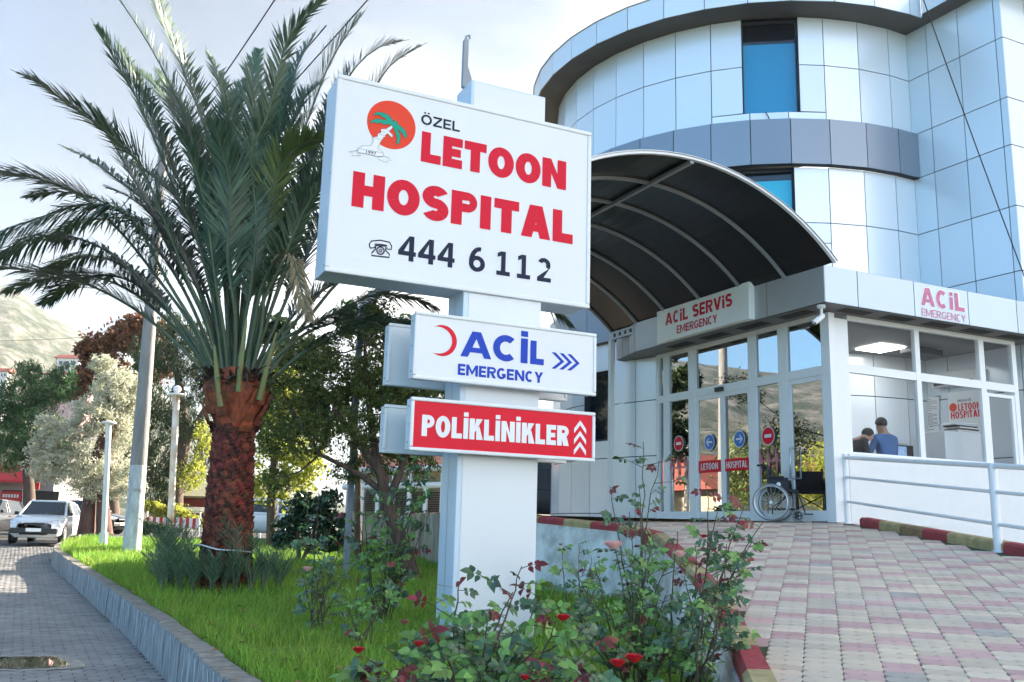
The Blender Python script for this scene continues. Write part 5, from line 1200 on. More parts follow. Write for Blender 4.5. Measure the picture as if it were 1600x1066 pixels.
def rose(label,base,tops,seed,leaf=.038,dens=26,mix=(.6,.3,.1),flowers=(),redtop=.0,start=.12,group='rose bushes in the grass bed',scatter=()):
    """tops: list of 3-D cane tips; canes rise from the base; flowers: (point,radius,colour)"""
    leaf*=1.28; dens*=.68; r=random.Random(seed); t=thing('rose_bush',base,label,'rose bush',group); st=MB(); lf=MB(); base=np.array(base,float)
    for tip in tops:
        tip=np.array(tip,float); o=base+[r.uniform(-.08,.08),r.uniform(-.08,.08),-.03]; m=o*.45+tip*.55+np.array([r.uniform(-.10,.10),r.uniform(-.10,.10),.06]); m2=o*.8+tip*.2+np.array([r.uniform(-.04,.04),r.uniform(-.04,.04),0]); L_=np.linalg.norm(tip-o)
        pts=[]
        for e in range(13): f=e/12; pts.append(o*(1-f)**2+2*m*f*(1-f)+tip*f*f+np.array([r.uniform(-1,1),r.uniform(-1,1),0])*.008*L_)
        st.tube(pts,[.0085*(1-.7*e/12) for e in range(13)],5)
        n=max(3,int(dens*L_))
        for k_ in range(n):
            f=start+(1-start)*(k_+r.random())/n; i=min(11,int(f*12)); p=pts[i]+(pts[i+1]-pts[i])*(f*12-i); a=r.uniform(0,6.28)
            d=np.array([math.cos(a),math.sin(a),r.uniform(-.1,.7)]); 
            if r.random()<.35 and f<.9:   # side twig
                q=p+d/np.linalg.norm(d)*r.uniform(.06,.17); st.tube([p,(p+q)/2,q],[.003,.0025,.0015],4)
                for _ in range(2): a2=r.uniform(0,6.28); compound(lf,q,np.array([math.cos(a2),math.sin(a2),r.uniform(.0,.8)]),r,leaf*r.uniform(.8,1.2),0 if r.random()<mix[0] else 1)
                p=q
            u=r.random(); mi=0 if u<mix[0] else (1 if u<mix[0]+mix[1] else 2)
            if f>1-redtop: mi=2 if r.random()<.8 else mi
            compound(lf,p,d,r,leaf*r.uniform(.7,1.25),mi)
    for q in lf.f: pass
    # stems of the leaves share the leaf mesh with their own material
    lf.m=[3 if x==9 else x for x in lf.m]
    st.build('stems',M['rose_stem'],t); lf.build('leaves',[M['rose_leaf'],M['rose_lite'],M['rose_red'],M['rose_stem']],t)
    for (c,R0,col) in flowers:
        fm=MB(); rose_flower(fm,c,R0,0,r); fm.build('flower',{'r':M['petal_r'],'p':M['petal_p'],'d':M['petal_d']}[col],t)
    return t
gb=lambda x,D: np.array([atD(x,900,D)[0],D,gz(D)])
T3=lambda L,D: [atD(x,y,D+(q[0] if q else 0)) for (x,y,*q) in L]
rose('low spreading rose bush in front of the foot of the pylon sign',gb(740,4.7),T3([(720,905),(705,960,.1),(815,885),(800,925,-.1),(845,930,.1),(760,960,-.2),(870,970),(680,990,.1),(640,1000,-.1),(600,1010,.1),(575,1030,-.2),(900,985,.2),(930,1010,-.1),(780,1000,-.4),(840,1010,-.4),(700,1030,-.4),(620,1050,-.3),(880,1040,-.4),(660,1060,-.4),(750,1050,-.5),(820,1060,-.5),(930,1050,-.3),(560,1055,-.1),(600,1060,-.5),(760,985,.2)],4.7),51,leaf=.042,dens=26,mix=(.5,.44,.06),redtop=.06,
 flowers=[(atD(880,970,4.3),.032,'r'),(atD(990,1035,4.1),.04,'r'),(atD(965,1042,4.05),.035,'r'),(atD(560,1020,4.5),.03,'r'),(atD(632,975,4.7),.022,'d'),(atD(655,1010,4.4),.026,'r'),(atD(820,1062,4.1),.022,'r')])
rose('tall open rose bush with red shoots standing against the ramp kerb',gb(1060,6.0),T3([(1105,760),(1165,790,.1),(1120,800,-.2),(1135,850,.2),(1175,850),(1060,830,-.1),(1150,900,.1),(1195,815,-.1),(1085,850,.2),(1130,940,-.3),(1070,900,-.3),(1160,960,-.1)],6.0),52,leaf=.034,dens=17,mix=(.62,.32,.06),redtop=.12,start=.2,flowers=[(atD(1062,870,5.5),.035,'p')])
rose('very tall slender rose with bare stems reaching up the white wall beside the door',gb(1005,6.4),T3([(1005,690),(1030,720,.1),(955,760,-.1),(985,800,.1),(1000,760,.2)],6.4),53,leaf=.034,dens=13,mix=(.75,.1,.15),redtop=.12,start=.15,flowers=[(atD(958,858,5.5),.055,'p')])
rose('thick tangled rose bush in the middle of the bed below the pale pink bloom',gb(985,6.1),T3([(960,850),(1010,860,.1),(930,880,-.1),(1045,880),(985,900,-.2),(905,905,.1),(1000,940,-.3),(950,950,-.3),(1040,930,-.2),(900,950,-.1),(1070,960,-.2),(1020,850,.2),(970,990,-.4),(1060,1000,-.4),(915,1000,-.2)],6.1),54,leaf=.034,dens=22,mix=(.42,.48,.10),flowers=[(atD(1100,840,6.0),.022,'r')])
rose('small rose with dry hips just right of the pylon post',gb(915,8.6),T3([(880,855),(905,850),(925,870),(940,890),(895,880)],8.6),55,leaf=.04,dens=16,mix=(.6,.3,.1),flowers=[(atD(876,852,8.6),.018,'d'),(atD(935,872,8.6),.016,'d')])
rose('tall leafy rose with a pink bloom left of the pylon post',gb(500,9.2),T3([(480,790),(500,770,.1),(525,800,-.1),(545,830),(490,850,-.2),(520,870,.1),(470,880),(555,880,.1),(505,910,-.2)],9.2),56,leaf=.034,dens=13,mix=(.75,.2,.05),flowers=[(atD(480,892,8.9),.045,'p')])
rose('climbing rose in front of the leaning tree trunk beside the pylon post',gb(600,10.2),T3([(575,760),(605,720),(640,700,.1),(665,690,-.1),(620,770),(650,740,.1),(590,800,-.1),(570,840),(630,830),(675,790),(560,800),(610,880),(655,700,.2)],10.2),57,leaf=.040,dens=13,mix=(.55,.38,.07))
rose('thin young rose shoots under the leaning tree trunk',gb(570,8.2),T3([(600,880),(560,900),(640,900),(540,930),(585,940)],8.2),58,leaf=.036,dens=14,mix=(.3,.6,.1))
rose('dark rose stems leaning on the painted kerb at the right end of the bed',gb(1095,5.5),T3([(1120,900),(1105,930,-.1),(1140,870)],5.5),59,leaf=.034,dens=15,mix=(.75,.2,.05))

# fallen leaves and bare earth in the bed
fl=MB(); r=random.Random(77)
while len(fl.f)<320*2:
    y=3+18*r.random()**1.5; a=xl(y); 
    if a is None: continue
    x=r.uniform(a+.05,xr(y)); z=gz(y)+r.uniform(.02,.09); an=r.uniform(0,6.28); s_=r.uniform(.02,.045)*(1+y*.03); d=np.array([math.cos(an),math.sin(an),r.uniform(-.4,.4)])*s_; e=np.array([-math.sin(an),math.cos(an),r.uniform(-.3,.3)])*s_*.5; p=np.array([x,y,z]); u=[0,0,s_*.25]
    fl.add([p-d,p-e+u,p+d,p+e+u],[(0,1,2),(0,2,3)],0)
o=fl.build('fallen_leaves',mat('dry_leaf',(.26,.15,.05),.8,island=.5,trans=.2),kind='stuff')
so_=MB()
for (px_,D,rx,ry,sd) in ((740,4.6,1.0,.7,1),(1020,6.1,.9,.7,2),(500,9.2,.6,.4,3),(620,10.4,.9,.5,4),(650,16.5,1.2,.8,5),(350,13.5,.9,.6,6)):
    c=atD(px_,900,D); so_.poly([(x,y,gz(D)-.012+.0) for x,y in blob((c[0],D),rx,ry,32,sd)])
so_.build('bare_soil',mat('bare_soil',(.075,.055,.035),.95,bump=.8,bscale=14,var=.4,vscale=5),kind='structure')
# ---------------------------------------------------------------- railing
rl=thing('railing',(5.4,15,1.2),'white tubular handrail with three rails along the right side of the ramp','railing')
RP_=[np.array([5.36,15.06]),np.array([5.83,11.37]),np.array([6.32,7.55])]
for i,p in enumerate(RP_):
    b=MB(); z=rz(*p); top=z+(1.09 if i==0 else 1.04); b.tube([(p[0],p[1],z-.05),(p[0],p[1],top-.03),(p[0],p[1],top)],[.052,.052,.045],18); b.lathe((p[0],p[1],z),[(.075,-.01),(.075,.012),(.055,.014)],18); b.build('post',M['white'],rl)
for hh,rr in ((1.03,.032),(.72,.022),(.34,.022)):
    b=MB(); b.tube([(p[0],p[1],rz(*p)+hh-(0 if i==0 else .02)) for i,p in enumerate(RP_)],rr,12); b.build('rail',M['white'],rl)
def globe(p,label,h=.32):
    t=thing('garden_lamp',p,label,'lamp','white globe lamps below the handrail'); b=MB(); p=np.array(p); b.tube([p,p+[0,0,h]],.025,8); b.build('stem',M['white'],t); b=MB(); b.lathe(p+[0,0,h],[(.03,0),(.05,.02),(.035,.04)],14); b.ball(p+[0,0,h+.075],.045,14,10); b.build('globe',M['white'],t)
for (x,y,D,lb) in ((1489,838,12.6,'small white knob lamp behind the kerb, nearer the door'),(1532,843,12.0,'small white knob lamp behind the kerb, next to the second railing post')):
    q=atD(x,y,D); globe((q[0],q[1],q[2]-.40),lb)
# ---------------------------------------------------------------- utility pole, lamp posts
ub=ong(205,868); up_=thing('utility_pole',ub,'grey concrete utility pole painted white at the foot, leaning right behind the palm','pole')
M['polec']=mat('pole_concrete',(.27,.26,.25),.9,bump=.5,bscale=15,col2=(.19,.18,.17),vscale=3,stretch=(1,1,.3))
M['polew']=mat('pole_lime',(.56,.60,.64),.85,bump=.4,bscale=18,col2=(.33,.33,.33),vscale=5,stretch=(1.5,1.5,.5))
UT=atD(250,300,ub[1]); 
def upp(z): t=(z-ub[2])/(UT[2]-ub[2]); return np.array([ub[0]+(UT[0]-ub[0])*t,ub[1],z])
zt=UT[2]; zr=ub[2]+2.15
b=MB(); b.tube([upp(ub[2]-.2),upp(zr)],[.215,.195],24); b.build('painted_foot',M['polew'],up_)
b=MB(); b.tube([upp(zr+.001),upp(zt),upp(zt+1.6)],[.194,.12,.11],24); b.build('shaft',M['polec'],up_)
b=MB(); q=upp(ub[2]+1.55); b.tube([q-[0,0,.035],q+[0,0,.035]],.207,24); b.build('metal_band',M['galv'],up_)
def lamppost(pt,pb,label,globe_=True,rust=0,rr=.05):
    t=thing('lamp_post',pb,label,'lamp post','white garden lamp posts'); b=MB(); b.tube([pb-[0,0,.1],pb+(pt-pb)*.12],rr*1.45,14); b.tube([pb+(pt-pb)*.12,pt],rr,14); b.build('pole',mat('post_white',(.66,.66,.64),.6,col2=(.40,.24,.14) if rust else (.60,.60,.60),vscale=2.2,stretch=(2,2,.8)),t)
    b=MB(); b.lathe(pt,[(rr,-.02),(rr*2.6,0),(rr*2.6,.04),(rr*1.2,.06)],16); b.build('bracket',M['white'],t)
    if globe_: b=MB(); b.ball(pt+[0,0,.16],.10,16,12); b.build('globe',M['white'],t)
pb=ong(161,856); pt=atD(170,662,pb[1]); lamppost(pt,pb,'thin white post without a globe left of the concrete pole',False,0,.075)
pb=np.array(ong(268,852)); pb=ong(264,866); pt=atD(276,618,pb[1]); lamppost(pt,pb,'rust stained white lamp post with a small ball top beside the palm trunk',True,1,.085)
# ---------------------------------------------------------------- wheelchair
wc=thing('wheelchair',onz(1245,817,1.235),'folded out black wheelchair with grey push rims parked before the glass door','wheelchair')
wo=P_A(.93,0,.40); wo=np.array([wo[0],wo[1],1.235])
ax=np.array([math.cos(R_(-24)),math.sin(R_(-24)),0.]); ay=np.array([-ax[1],ax[0],0])   # ax: chair forward (picture right), ay: away from viewer
def W(x,y,z): return wo+ax*x+ay*y+ZV*z
def wheel(c,r_,tr,name,par,spokes=16,rim=True,col='rubber'):
    b=MB(); n=36
    ptsf=lambda rr,off=0: [c+ax*rr*math.cos(2*math.pi*k/n)+ZV*rr*math.sin(2*math.pi*k/n)+ay*off for k in range(n+1)]
    b.tube(ptsf(r_-tr),tr,8,0,cap=False); w_=b.build(name,M[col],par)
    b=MB(); b.tube(ptsf(r_-2.4*tr),tr*.55,6,0,cap=False); 
    b.lathe(c,[(tr*1.4,-.03),(tr*1.4,.03)],12,0,axis=tuple(ay))
    for k in range(spokes): a=2*math.pi*k/spokes; b.tube([c,c+ax*(r_-2.2*tr)*math.cos(a)+ZV*(r_-2.2*tr)*math.sin(a)],.0022 if spokes>8 else .012,4)
    b.build('rim',M['steel' if spokes>8 else 'black'],w_)
    if rim: b=MB(); b.tube(ptsf(r_-.035,-.045),.010,8,0,cap=False); b.build('push_rim',M['steel'],w_)
    return w_
M['tyre_g']=mat('tyre_grey',(.20,.21,.22),.7)
for yy in (-.27,.27): wheel(W(0,yy,.30),.30,.017,'rear_wheel',wc,20,True,'tyre_g')
for yy in (-.22,.22): wheel(W(.40,yy,.095),.095,.015,'front_wheel',wc,5,False,'tyre_g')
b=MB(); 
for yy in (-.22,.22):
    b.tube([W(-.06,yy,.12),W(-.06,yy,.86),W(-.09,yy,.90),W(-.17,yy,.90)],.012,8); b.tube([W(-.06,yy,.48),W(.38,yy,.48),W(.44,yy,.40),W(.52,yy,.14)],.012,8); b.tube([W(-.06,yy,.20),W(.33,yy,.20),W(.33,yy,.48)],.011,8)
    b.tube([W(-.06,yy,.69),W(.20,yy,.69),W(.26,yy,.62),W(.26,yy,.48)],.011,8); b.tube([W(.40,yy,.095),W(.36,yy,.17),W(.33,yy,.22)],.012,8)
b.tube([W(.0,-.22,.22),W(.26,.22,.46)],.010,6); b.tube([W(.0,.22,.22),W(.26,-.22,.46)],.010,6); b.build('frame',M['black'],wc)
b=MB(); b.obox(W(-.075,-.21,.50),ax*.02,ay*.42,ZV*.36,0,.008); b.build('backrest',M['fabric_b'],wc)
b=MB(); b.obox(W(-.05,-.21,.475),ax*.42,ay*.42,ZV*.04,0,.012); b.build('seat',M['fabric_b'],wc)
for yy in (-.235,.225):
    b=MB(); b.obox(W(-.04,yy,.50),ax*.30,ay*.010,ZV*.18,0,.003); b.build('side_panel',M['fabric_b'],wc)
    b=MB(); b.obox(W(-.04,yy-.02,.695),ax*.25,ay*.05,ZV*.03,0,.010); b.build('armrest',M['black'],wc)
b=MB(); b.lathe(W(.12,-.238,.59),[(.035,0),(.035,.002)],18,0,axis=tuple(-ay)); b.build('round_label',M['white'],wc)
for yy in (-.20,.08):
    b=MB(); b.obox(W(.48,yy,.115),ax*.15,ay*.12,ZV*.018,0,.006); b.build('footplate',M['black'],wc)
for yy in (-.22,.22): b=MB(); b.tube([W(-.13,yy,.90),W(-.22,yy,.895)],.018,8); b.build('hand_grip',M['rubber'],wc)
# ---------------------------------------------------------------- inside the lobby
def lampsq(px_,py2,label):
    c=onz(px_,py2,4.60); b=MB(); 
    b.add([c+dR*a+nR*e for a,e in ((-.33,-.33),(.33,-.33),(.33,.33),(-.33,.33))],[(3,2,1,0)]); b.build('ceiling_lamp',M['lampw'],None,base=tuple(c),label=label,cat='lamp',group='square ceiling lamps in the lobby')
lampsq(1376,545,'lit square ceiling lamp seen through the right lobby window'); lampsq(1268,528,'lit square ceiling lamp seen through the glass of the swing door')
c=onz(1440,546,4.58); b=MB(); b.obox(c-dR*.40-nR*.16,dR*.8,nR*.32,ZV*-.12,0,.03); b.build('ceiling_heater',M['black'],None,base=tuple(c),label='dark oblong heater hanging from the lobby ceiling',cat='heater')
# room wall (the side wall of the tower) coordinates: u from the inner corner, towards the viewer
def P_I(u,z,d=0): q=IN+dS[:2]*u+oS[:2]*(d+.012); return np.array([q[0],q[1],z])
def uzI(x,y): p=onplane(x,y,(IN[0],IN[1],0),oS); return (p-np.array([IN[0],IN[1],0]))@dS,p[2]
def paper(q,label,d=.012,lines=7,m_='paper',group='papers pinned on the lobby wall'):
    P4=[P_I(*uzI(*p),d) for p in q]; b=MB(); b.poly(P4[::-1] if np.cross(P4[1]-P4[0],P4[2]-P4[0])@oS<0 else P4,0)
    a,b_,c_,d_=P4; 
    for i in range(lines):
        f=.12+.76*i/max(1,lines-1); l=a+(d_-a)*f; r=b_+(c_-b_)*f; w_=(d_-a)*.035; p,s_=l+(r-l)*.12,l+(r-l)*(.88 if i%3 else .6); o=oS*.003; qd=[p+o,s_+o,s_+w_+o,p+w_+o]
        b.poly(qd if np.cross(qd[1]-qd[0],qd[2]-qd[0])@oS>0 else qd[::-1],1)
    ct=sum(P4)/4; b.build('paper_sheet',[M[m_],M['paperink']],None,base=tuple(ct),label=label,cat='paper',group=group)
b=MB(); q=[(1437,625),(1470,618),(1450,700),(1432,700)]; P4=[P_I(*uzI(*p),.006) for p in q]; b.poly(P4[::-1] if np.cross(P4[1]-P4[0],P4[2]-P4[0])@oS<0 else P4); b.build('cork_board',M['cork'],None,base=tuple(P4[0]),label='brown cork board behind the pinned sheets in the lobby corner',cat='board')
paper([(1429,622),(1437,621),(1437,664),(1430,665)],'narrow white sheet at the left edge of the cork board')
paper([(1439,622),(1469,620),(1469,645),(1441,644)],'white sheet pinned top right on the cork board')
paper([(1443,645),(1468,642),(1470,663),(1446,668)],'tilted white sheet pinned in the middle of the cork board',.018,9)
paper([(1427,664),(1446,663),(1446,680),(1427,682)],'small white sheet half behind the window bar')
paper([(1449,668),(1469,666),(1470,696),(1452,699)],'sheet with two rows of small pictures below the tilted sheet',.018,5)
paper([(1471,672),(1485,673),(1486,698),(1470,698)],'white sheet left of the poster',.012)
paper([(1444,696),(1458,696),(1458,722),(1445,721)],'low white sheet beside the window bar')
def P_T(x,y,off=.03):   # on tower wall inside the lobby
    d=ray(x,y); R=TR+off; a=d[0]**2+d[1]**2; bb=-2*(d[0]*TC[0]+d[1]*TC[1]); c=TC@TC-R*R; t=(-bb-math.sqrt(max(0,bb*bb-4*a*c)))/(2*a); return CAM+d*t
def paperT(q,label):
    P4=[P_T(*p) for p in q]; b=MB(); b.poly(P4[::-1]); 
    a,b_,c_,d_=P4
    for i in range(7):
        f=.12+.76*i/6; l=a+(d_-a)*f; r=b_+(c_-b_)*f; w_=(d_-a)*.035; o=np.array([0,-.004,0]); p,s_=l+(r-l)*.12,l+(r-l)*.88; b.poly([p+o,p+w_+o,s_+w_+o,s_+o],1)
    b.build('paper_sheet',[M['paper'],M['paperink']],None,base=tuple(sum(P4)/4),label=label,cat='paper',group='papers pinned on the lobby wall')
paperT([(1388,691),(1403,692),(1403,716),(1388,715)],'white notice on the curved wall right of the man in blue'); paperT([(1406,690),(1419,691),(1420,716),(1407,715)],'second white notice on the curved wall, next to the window bar'); paperT([(1343,683),(1354,683),(1354,712),(1343,711)],'white notice on the curved wall between the two people')
# poster
qs=[(1482,614),(1536,609),(1536,698),(1487,699)]; b=MB(); P4=[P_I(*uzI(*p),.02) for p in [(1482,614),(1540,608),(1540,697),(1487,699)]]; b.poly(P4[::-1] if np.cross(P4[1]-P4[0],P4[2]-P4[0])@oS<0 else P4)
po_=b.build('poster',M['paper'],None,base=tuple(P4[0]),label='white hospital poster reading PRIVATE LETOON HOSPITAL on the inner lobby wall',cat='poster')
b=MB(); BASE[po_.name]=P4[0]
u0,z0=uzI(1499,641);u1,z1=uzI(1534,637); ub_,zb_=uzI(1488,654); ue,ze=uzI(1535,650); zt1=uzI(1499,634)[1]; 
heavy(b,'LETOON',P_I(0,0,.02),dS,oS,u0,u1,z0-.02,z0+.12,0,.2,.09,.003); heavy(b,'HOSPITAL',P_I(0,0,.02),dS,oS,ub_,ue,zb_-.02,zb_+.12,0,.2,.09,.003)
text_mb(b,'PRIVATE',P_I(0,0,.02),dS,ZV,oS,u0,u0+.30,z0+.15,z0+.20,1,.01,1,.003); uu,zz_=uzI(1489,694); text_mb(b,'Your health is our',P_I(0,0,.02),dS,ZV,oS,uu,uu+.75,zz_,zz_+.07,1,.015,1,.003)
disc(b,lambda u,z,d:P_I(u,z,d),u0-.11,z0+.06,.085,2,.024,20); b.build('poster_print',[M['red'],M['ink'],M['disc']],po_)
# air conditioner
u0,z0=uzI(1467,607);  c=P_I(u0,z0-.0,0); L_=min(1.0,2.1-u0); b=MB(); b.obox(P_I(u0,z0-.02,0),dS*L_,oS*.22,ZV*.30,0,.04); ac_=b.build('air_conditioner',M['white'],None,base=tuple(c),label='white wall air conditioner above the poster',cat='air conditioner'); b=MB(); b.obox(P_I(u0+.06,z0+.01,.222),dS*(L_-.12),oS*.004,ZV*.05,0); b.build('air_slot',M['black'],ac_)
# desk, monitor, cabinet, files
def wl(x,y,D): return atD(x,y,D)
q=P_R(3.05,1.23,-.75); b=MB(); 
b.obox(P_R(3.52,1.235,-.52),dR*.68,nR*.42,ZV*1.72,0,.012); cab=b.build('cabinet',M['white'],None,base=tuple(P_R(3.5,1.235,-.4)),label='tall white cabinet with files on top inside the lobby, right of the poster',cat='cabinet')
b=MB(); b.obox(P_R(3.14,1.235,-.50),dR*.37,nR*.42,ZV*1.70,0,.012); b.build('cabinet',M['white'],None,base=tuple(P_R(3.1,1.235,-.4)),label='narrow white cabinet half behind the window bar',cat='cabinet')
for i in range(6):
    b=MB(); zz=2.96+.028*i; r=random.Random(i); a=R_(65-90+r.uniform(-14,14)); dd=np.array([math.cos(a),math.sin(a),0]); ee=np.array([-dd[1],dd[0],0]); o=P_R(3.48+r.uniform(-.06,.08),zz,-.50-r.uniform(0,.06)); b.obox(o,dR*.55+ZV*r.uniform(-.004,.004),nR*.30,ZV*.022,0,.003); b.build('file_folder',M[['paper','cork','paper','black','paper','paper'][i]],None,base=tuple(o),label=['lowest folder','second folder from below','third folder from below','black folder in the middle','fifth folder from below','topmost folder'][i]+' in the pile on the tall white cabinet',cat='folder',group='files piled on the cabinet')
b=MB(); b.obox(P_R(2.30,2.22,-.95),dR*1.2,nR*.5,ZV*.04,0,.006); b.obox(P_R(2.32,1.235,-.98),dR*.04,nR*.4,ZV*.98); b.obox(P_R(3.40,1.235,-.98),dR*.04,nR*.4,ZV*.98); b.build('desk',mat('desk_wood',(.32,.24,.16),.5),None,base=tuple(P_R(2.3,1.235,-.9)),label='light wooden desk under the poster inside the lobby',cat='desk')
mo=thing('monitor',P_R(2.75,2.27,-1.1),'computer monitor with a bright picture on the lobby desk','monitor'); b=MB(); b.obox(P_R(2.46,2.34,-1.15),dR*.62,nR*.04,ZV*.36,0,.008); b.obox(P_R(2.72,2.265,-1.17),dR*.12,nR*.08,ZV*.08); b.build('case',M['black'],mo); b=MB(); b.quad(P_R(2.49,2.37,-1.145),P_R(2.90,2.37,-1.145),P_R(2.90,2.67,-1.145),P_R(2.49,2.67,-1.145)); b.build('screen',mat('screen_lit',(.05,.10,.22),.4,emit=(.10,.18,.35),estr=.1,col2=(.35,.4,.45),vscale=5),mo)
# people
def person(name,loc,face,label,joints,edges,radii,shirt,hair,head,parts_mat):
    t=thing(name,loc,label,'person'); me=bpy.data.meshes.new('body'); J=list(joints); me.from_pydata([joints[j] for j in J],[(J.index(a),J.index(b)) for a,b in edges],[]); o=bpy.data.objects.new('body',me); C.objects.link(o)
    s=o.modifiers.new('s','SKIN'); sv=me.skin_vertices[0].data
    for i,j in enumerate(J): sv[i].radius=radii[j]; sv[i].use_root=(j=='pelvis')
    u=o.modifiers.new('u','SUBSURF'); u.levels=2; u.render_levels=2; bpy.context.view_layer.update(); dg=bpy.context.evaluated_depsgraph_get(); m2=bpy.data.meshes.new_from_object(o.evaluated_get(dg)); bpy.data.objects.remove(o)
    m2.name='body'; o=bpy.data.objects.new('body',m2); C.objects.link(o); o.parent=t; o.rotation_euler=(0,0,face)
    for m_ in (M['skin'],shirt,M['black']): m2.materials.append(m_)
    for p in m2.polygons: c=p.center; p.use_smooth=True; p.material_index=parts_mat(c)
    b=MB(); c,r0=head; n,mm=18,12; vs=[];fs=[]
    for j in range(mm+1):
        th=math.pi*.56*j/mm
        for k in range(n):
            a=2*math.pi*k/n; back=1.0+(.10 if math.sin(a)<0 else 0); th2=th*(1.0 if math.sin(a)>.2 else 1.22); vs.append((c[0]+r0[0]*math.sin(th2)*math.cos(a),c[1]+r0[1]*back*math.sin(th2)*math.sin(a),c[2]+r0[2]*math.cos(th2)))
    for j in range(mm):
        for k in range(n): fs.append((j*n+k,(j+1)*n+k,(j+1)*n+(k+1)%n,j*n+(k+1)%n))
    b.add(vs,fs,0,True); BASE[t.name]=np.zeros(3); h=b.build('hair',hair,t); h.rotation_euler=(0,0,face); BASE[t.name]=np.array(loc); return t
def human(loc,face,label,sc_,shirt,bow=0.,arms='down',hair=None):
    s=sc_; H=lambda x,y,z:(x*s,y*s,z*s)
    b_=bow
    hd=(0,.05+.30*b_,1.66-.16*b_); nk=(0,.01+.20*b_,1.50-.06*b_)
    J={'pelvis':H(0,0,.96),'waist':H(0,.0+.03*b_,1.12),'chest':H(0,.0+.12*b_,1.34),'neck':H(nk[0],nk[1],nk[2]-.01),'head0':H(0,hd[1]-.01,hd[2]-.06),'head1':H(0,hd[1]+.03*b_,hd[2]+.05),'nose':H(0,hd[1]+.095,hd[2]-.03)}
    R={'pelvis':(.15*s,.12*s),'waist':(.145*s,.11*s),'chest':(.165*s,.12*s),'neck':(.058*s,.058*s),'head0':(.072*s,.085*s),'head1':(.078*s,.092*s),'nose':(.014*s,.014*s)}
    E=[('pelvis','waist'),('waist','chest'),('chest','neck'),('neck','head0'),('head0','head1'),('head0','nose')]
    for sg,nm in ((-1,'l'),(1,'r')):
        el=H(sg*.27,.02+.1*b_,1.14) if arms=='down' else H(sg*.27,.10,1.13); ha=H(sg*.25,.16+.1*b_,.93) if arms=='down' else H(sg*.12,.33,1.10)
        J['sh'+nm]=H(sg*.19,.0+.12*b_,1.41-.01*b_); J['el'+nm]=el; J['ha'+nm]=ha; J['fi'+nm]=tuple(np.array(ha)+np.array([0,.03,-.08])*s)
        J['hi'+nm]=H(sg*.10,0,.90); J['kn'+nm]=H(sg*.11,.02,.50); J['an'+nm]=H(sg*.11,-.02,.08); J['to'+nm]=H(sg*.12,.14,.03)
        for k_,v in (('sh',.068),('el',.045),('ha',.032),('fi',.026),('hi',.095),('kn',.062),('an',.045),('to',.035)): R[k_+nm]=(v*s,v*s)
        E+= [('chest','sh'+nm),('sh'+nm,'el'+nm),('el'+nm,'ha'+nm),('ha'+nm,'fi'+nm),('pelvis','hi'+nm),('hi'+nm,'kn'+nm),('kn'+nm,'an'+nm),('an'+nm,'to'+nm)]
    zn=(nk[2]-.0)*s
    def pm(c):
        if c[2]>zn-.02 and abs(c[0])<.13*s: return 0
        if c[2]<.10*s: return 2
        if arms=='down' and abs(c[0])>.19*s and c[2]<1.0*s: return 0
        return 1
    person('person',loc,face,label,J,E,R,shirt,hair,((0,hd[1]*s+.0,(hd[2]+.035)*s),(.088*s,.105*s,.10*s)),pm)
pp=atD(1385,700,16.55); human((pp[0],pp[1],1.235),R_(20),'man with short dark hair in light blue scrubs seen from behind in the lobby',1.07,M['scrub'],.15,'front',M['hairb'])
pp=atD(1333,720,16.15); human((pp[0],pp[1],1.235),R_(-75),'dark haired person in black with head bowed at the left end of the lobby window',1.0,M['cloth_b'],.9,'front',M['hairb'])
# exit sign; dark box added for the dark patch in the door glass
c=P_A(2.30,4.17,-.5); es=thing('exit_sign',c,'small green lit exit sign hanging behind the glass over the sliding doors','exit sign'); b=MB(); b.obox(c,-dA*.40,nA*.03,ZV*.20,0,.004); b.build('panel',M['exit'],es)
b=MB(); o=c-nA*.003
def ex(a,z): return o-dA*a+ZV*z
for pts in ([(.06,.10),(.12,.14),(.12,.12),(.19,.12),(.19,.08),(.12,.08),(.12,.06)],[(.25,.04),(.36,.04),(.36,.17),(.25,.17)]): b.poly([ex(*p) for p in pts][::-1])
b.poly([ex(a,z)-nA*.002 for a,z in [(.28,.05),(.30,.05),(.32,.10),(.34,.10),(.31,.15),(.28,.13)]][::-1],1); b.build('pictogram',[M['white'],M['exit']],es)
b=MB(); o=P_A(.80,1.235,-.28); b.obox(o,dA*-.62,nA*.25,ZV*2.0,0,.02); b.build('dark_box',M['cloth_b'],None,base=tuple(o),label='tall dark box added as the dark patch seen through the swing door',cat='dark box')
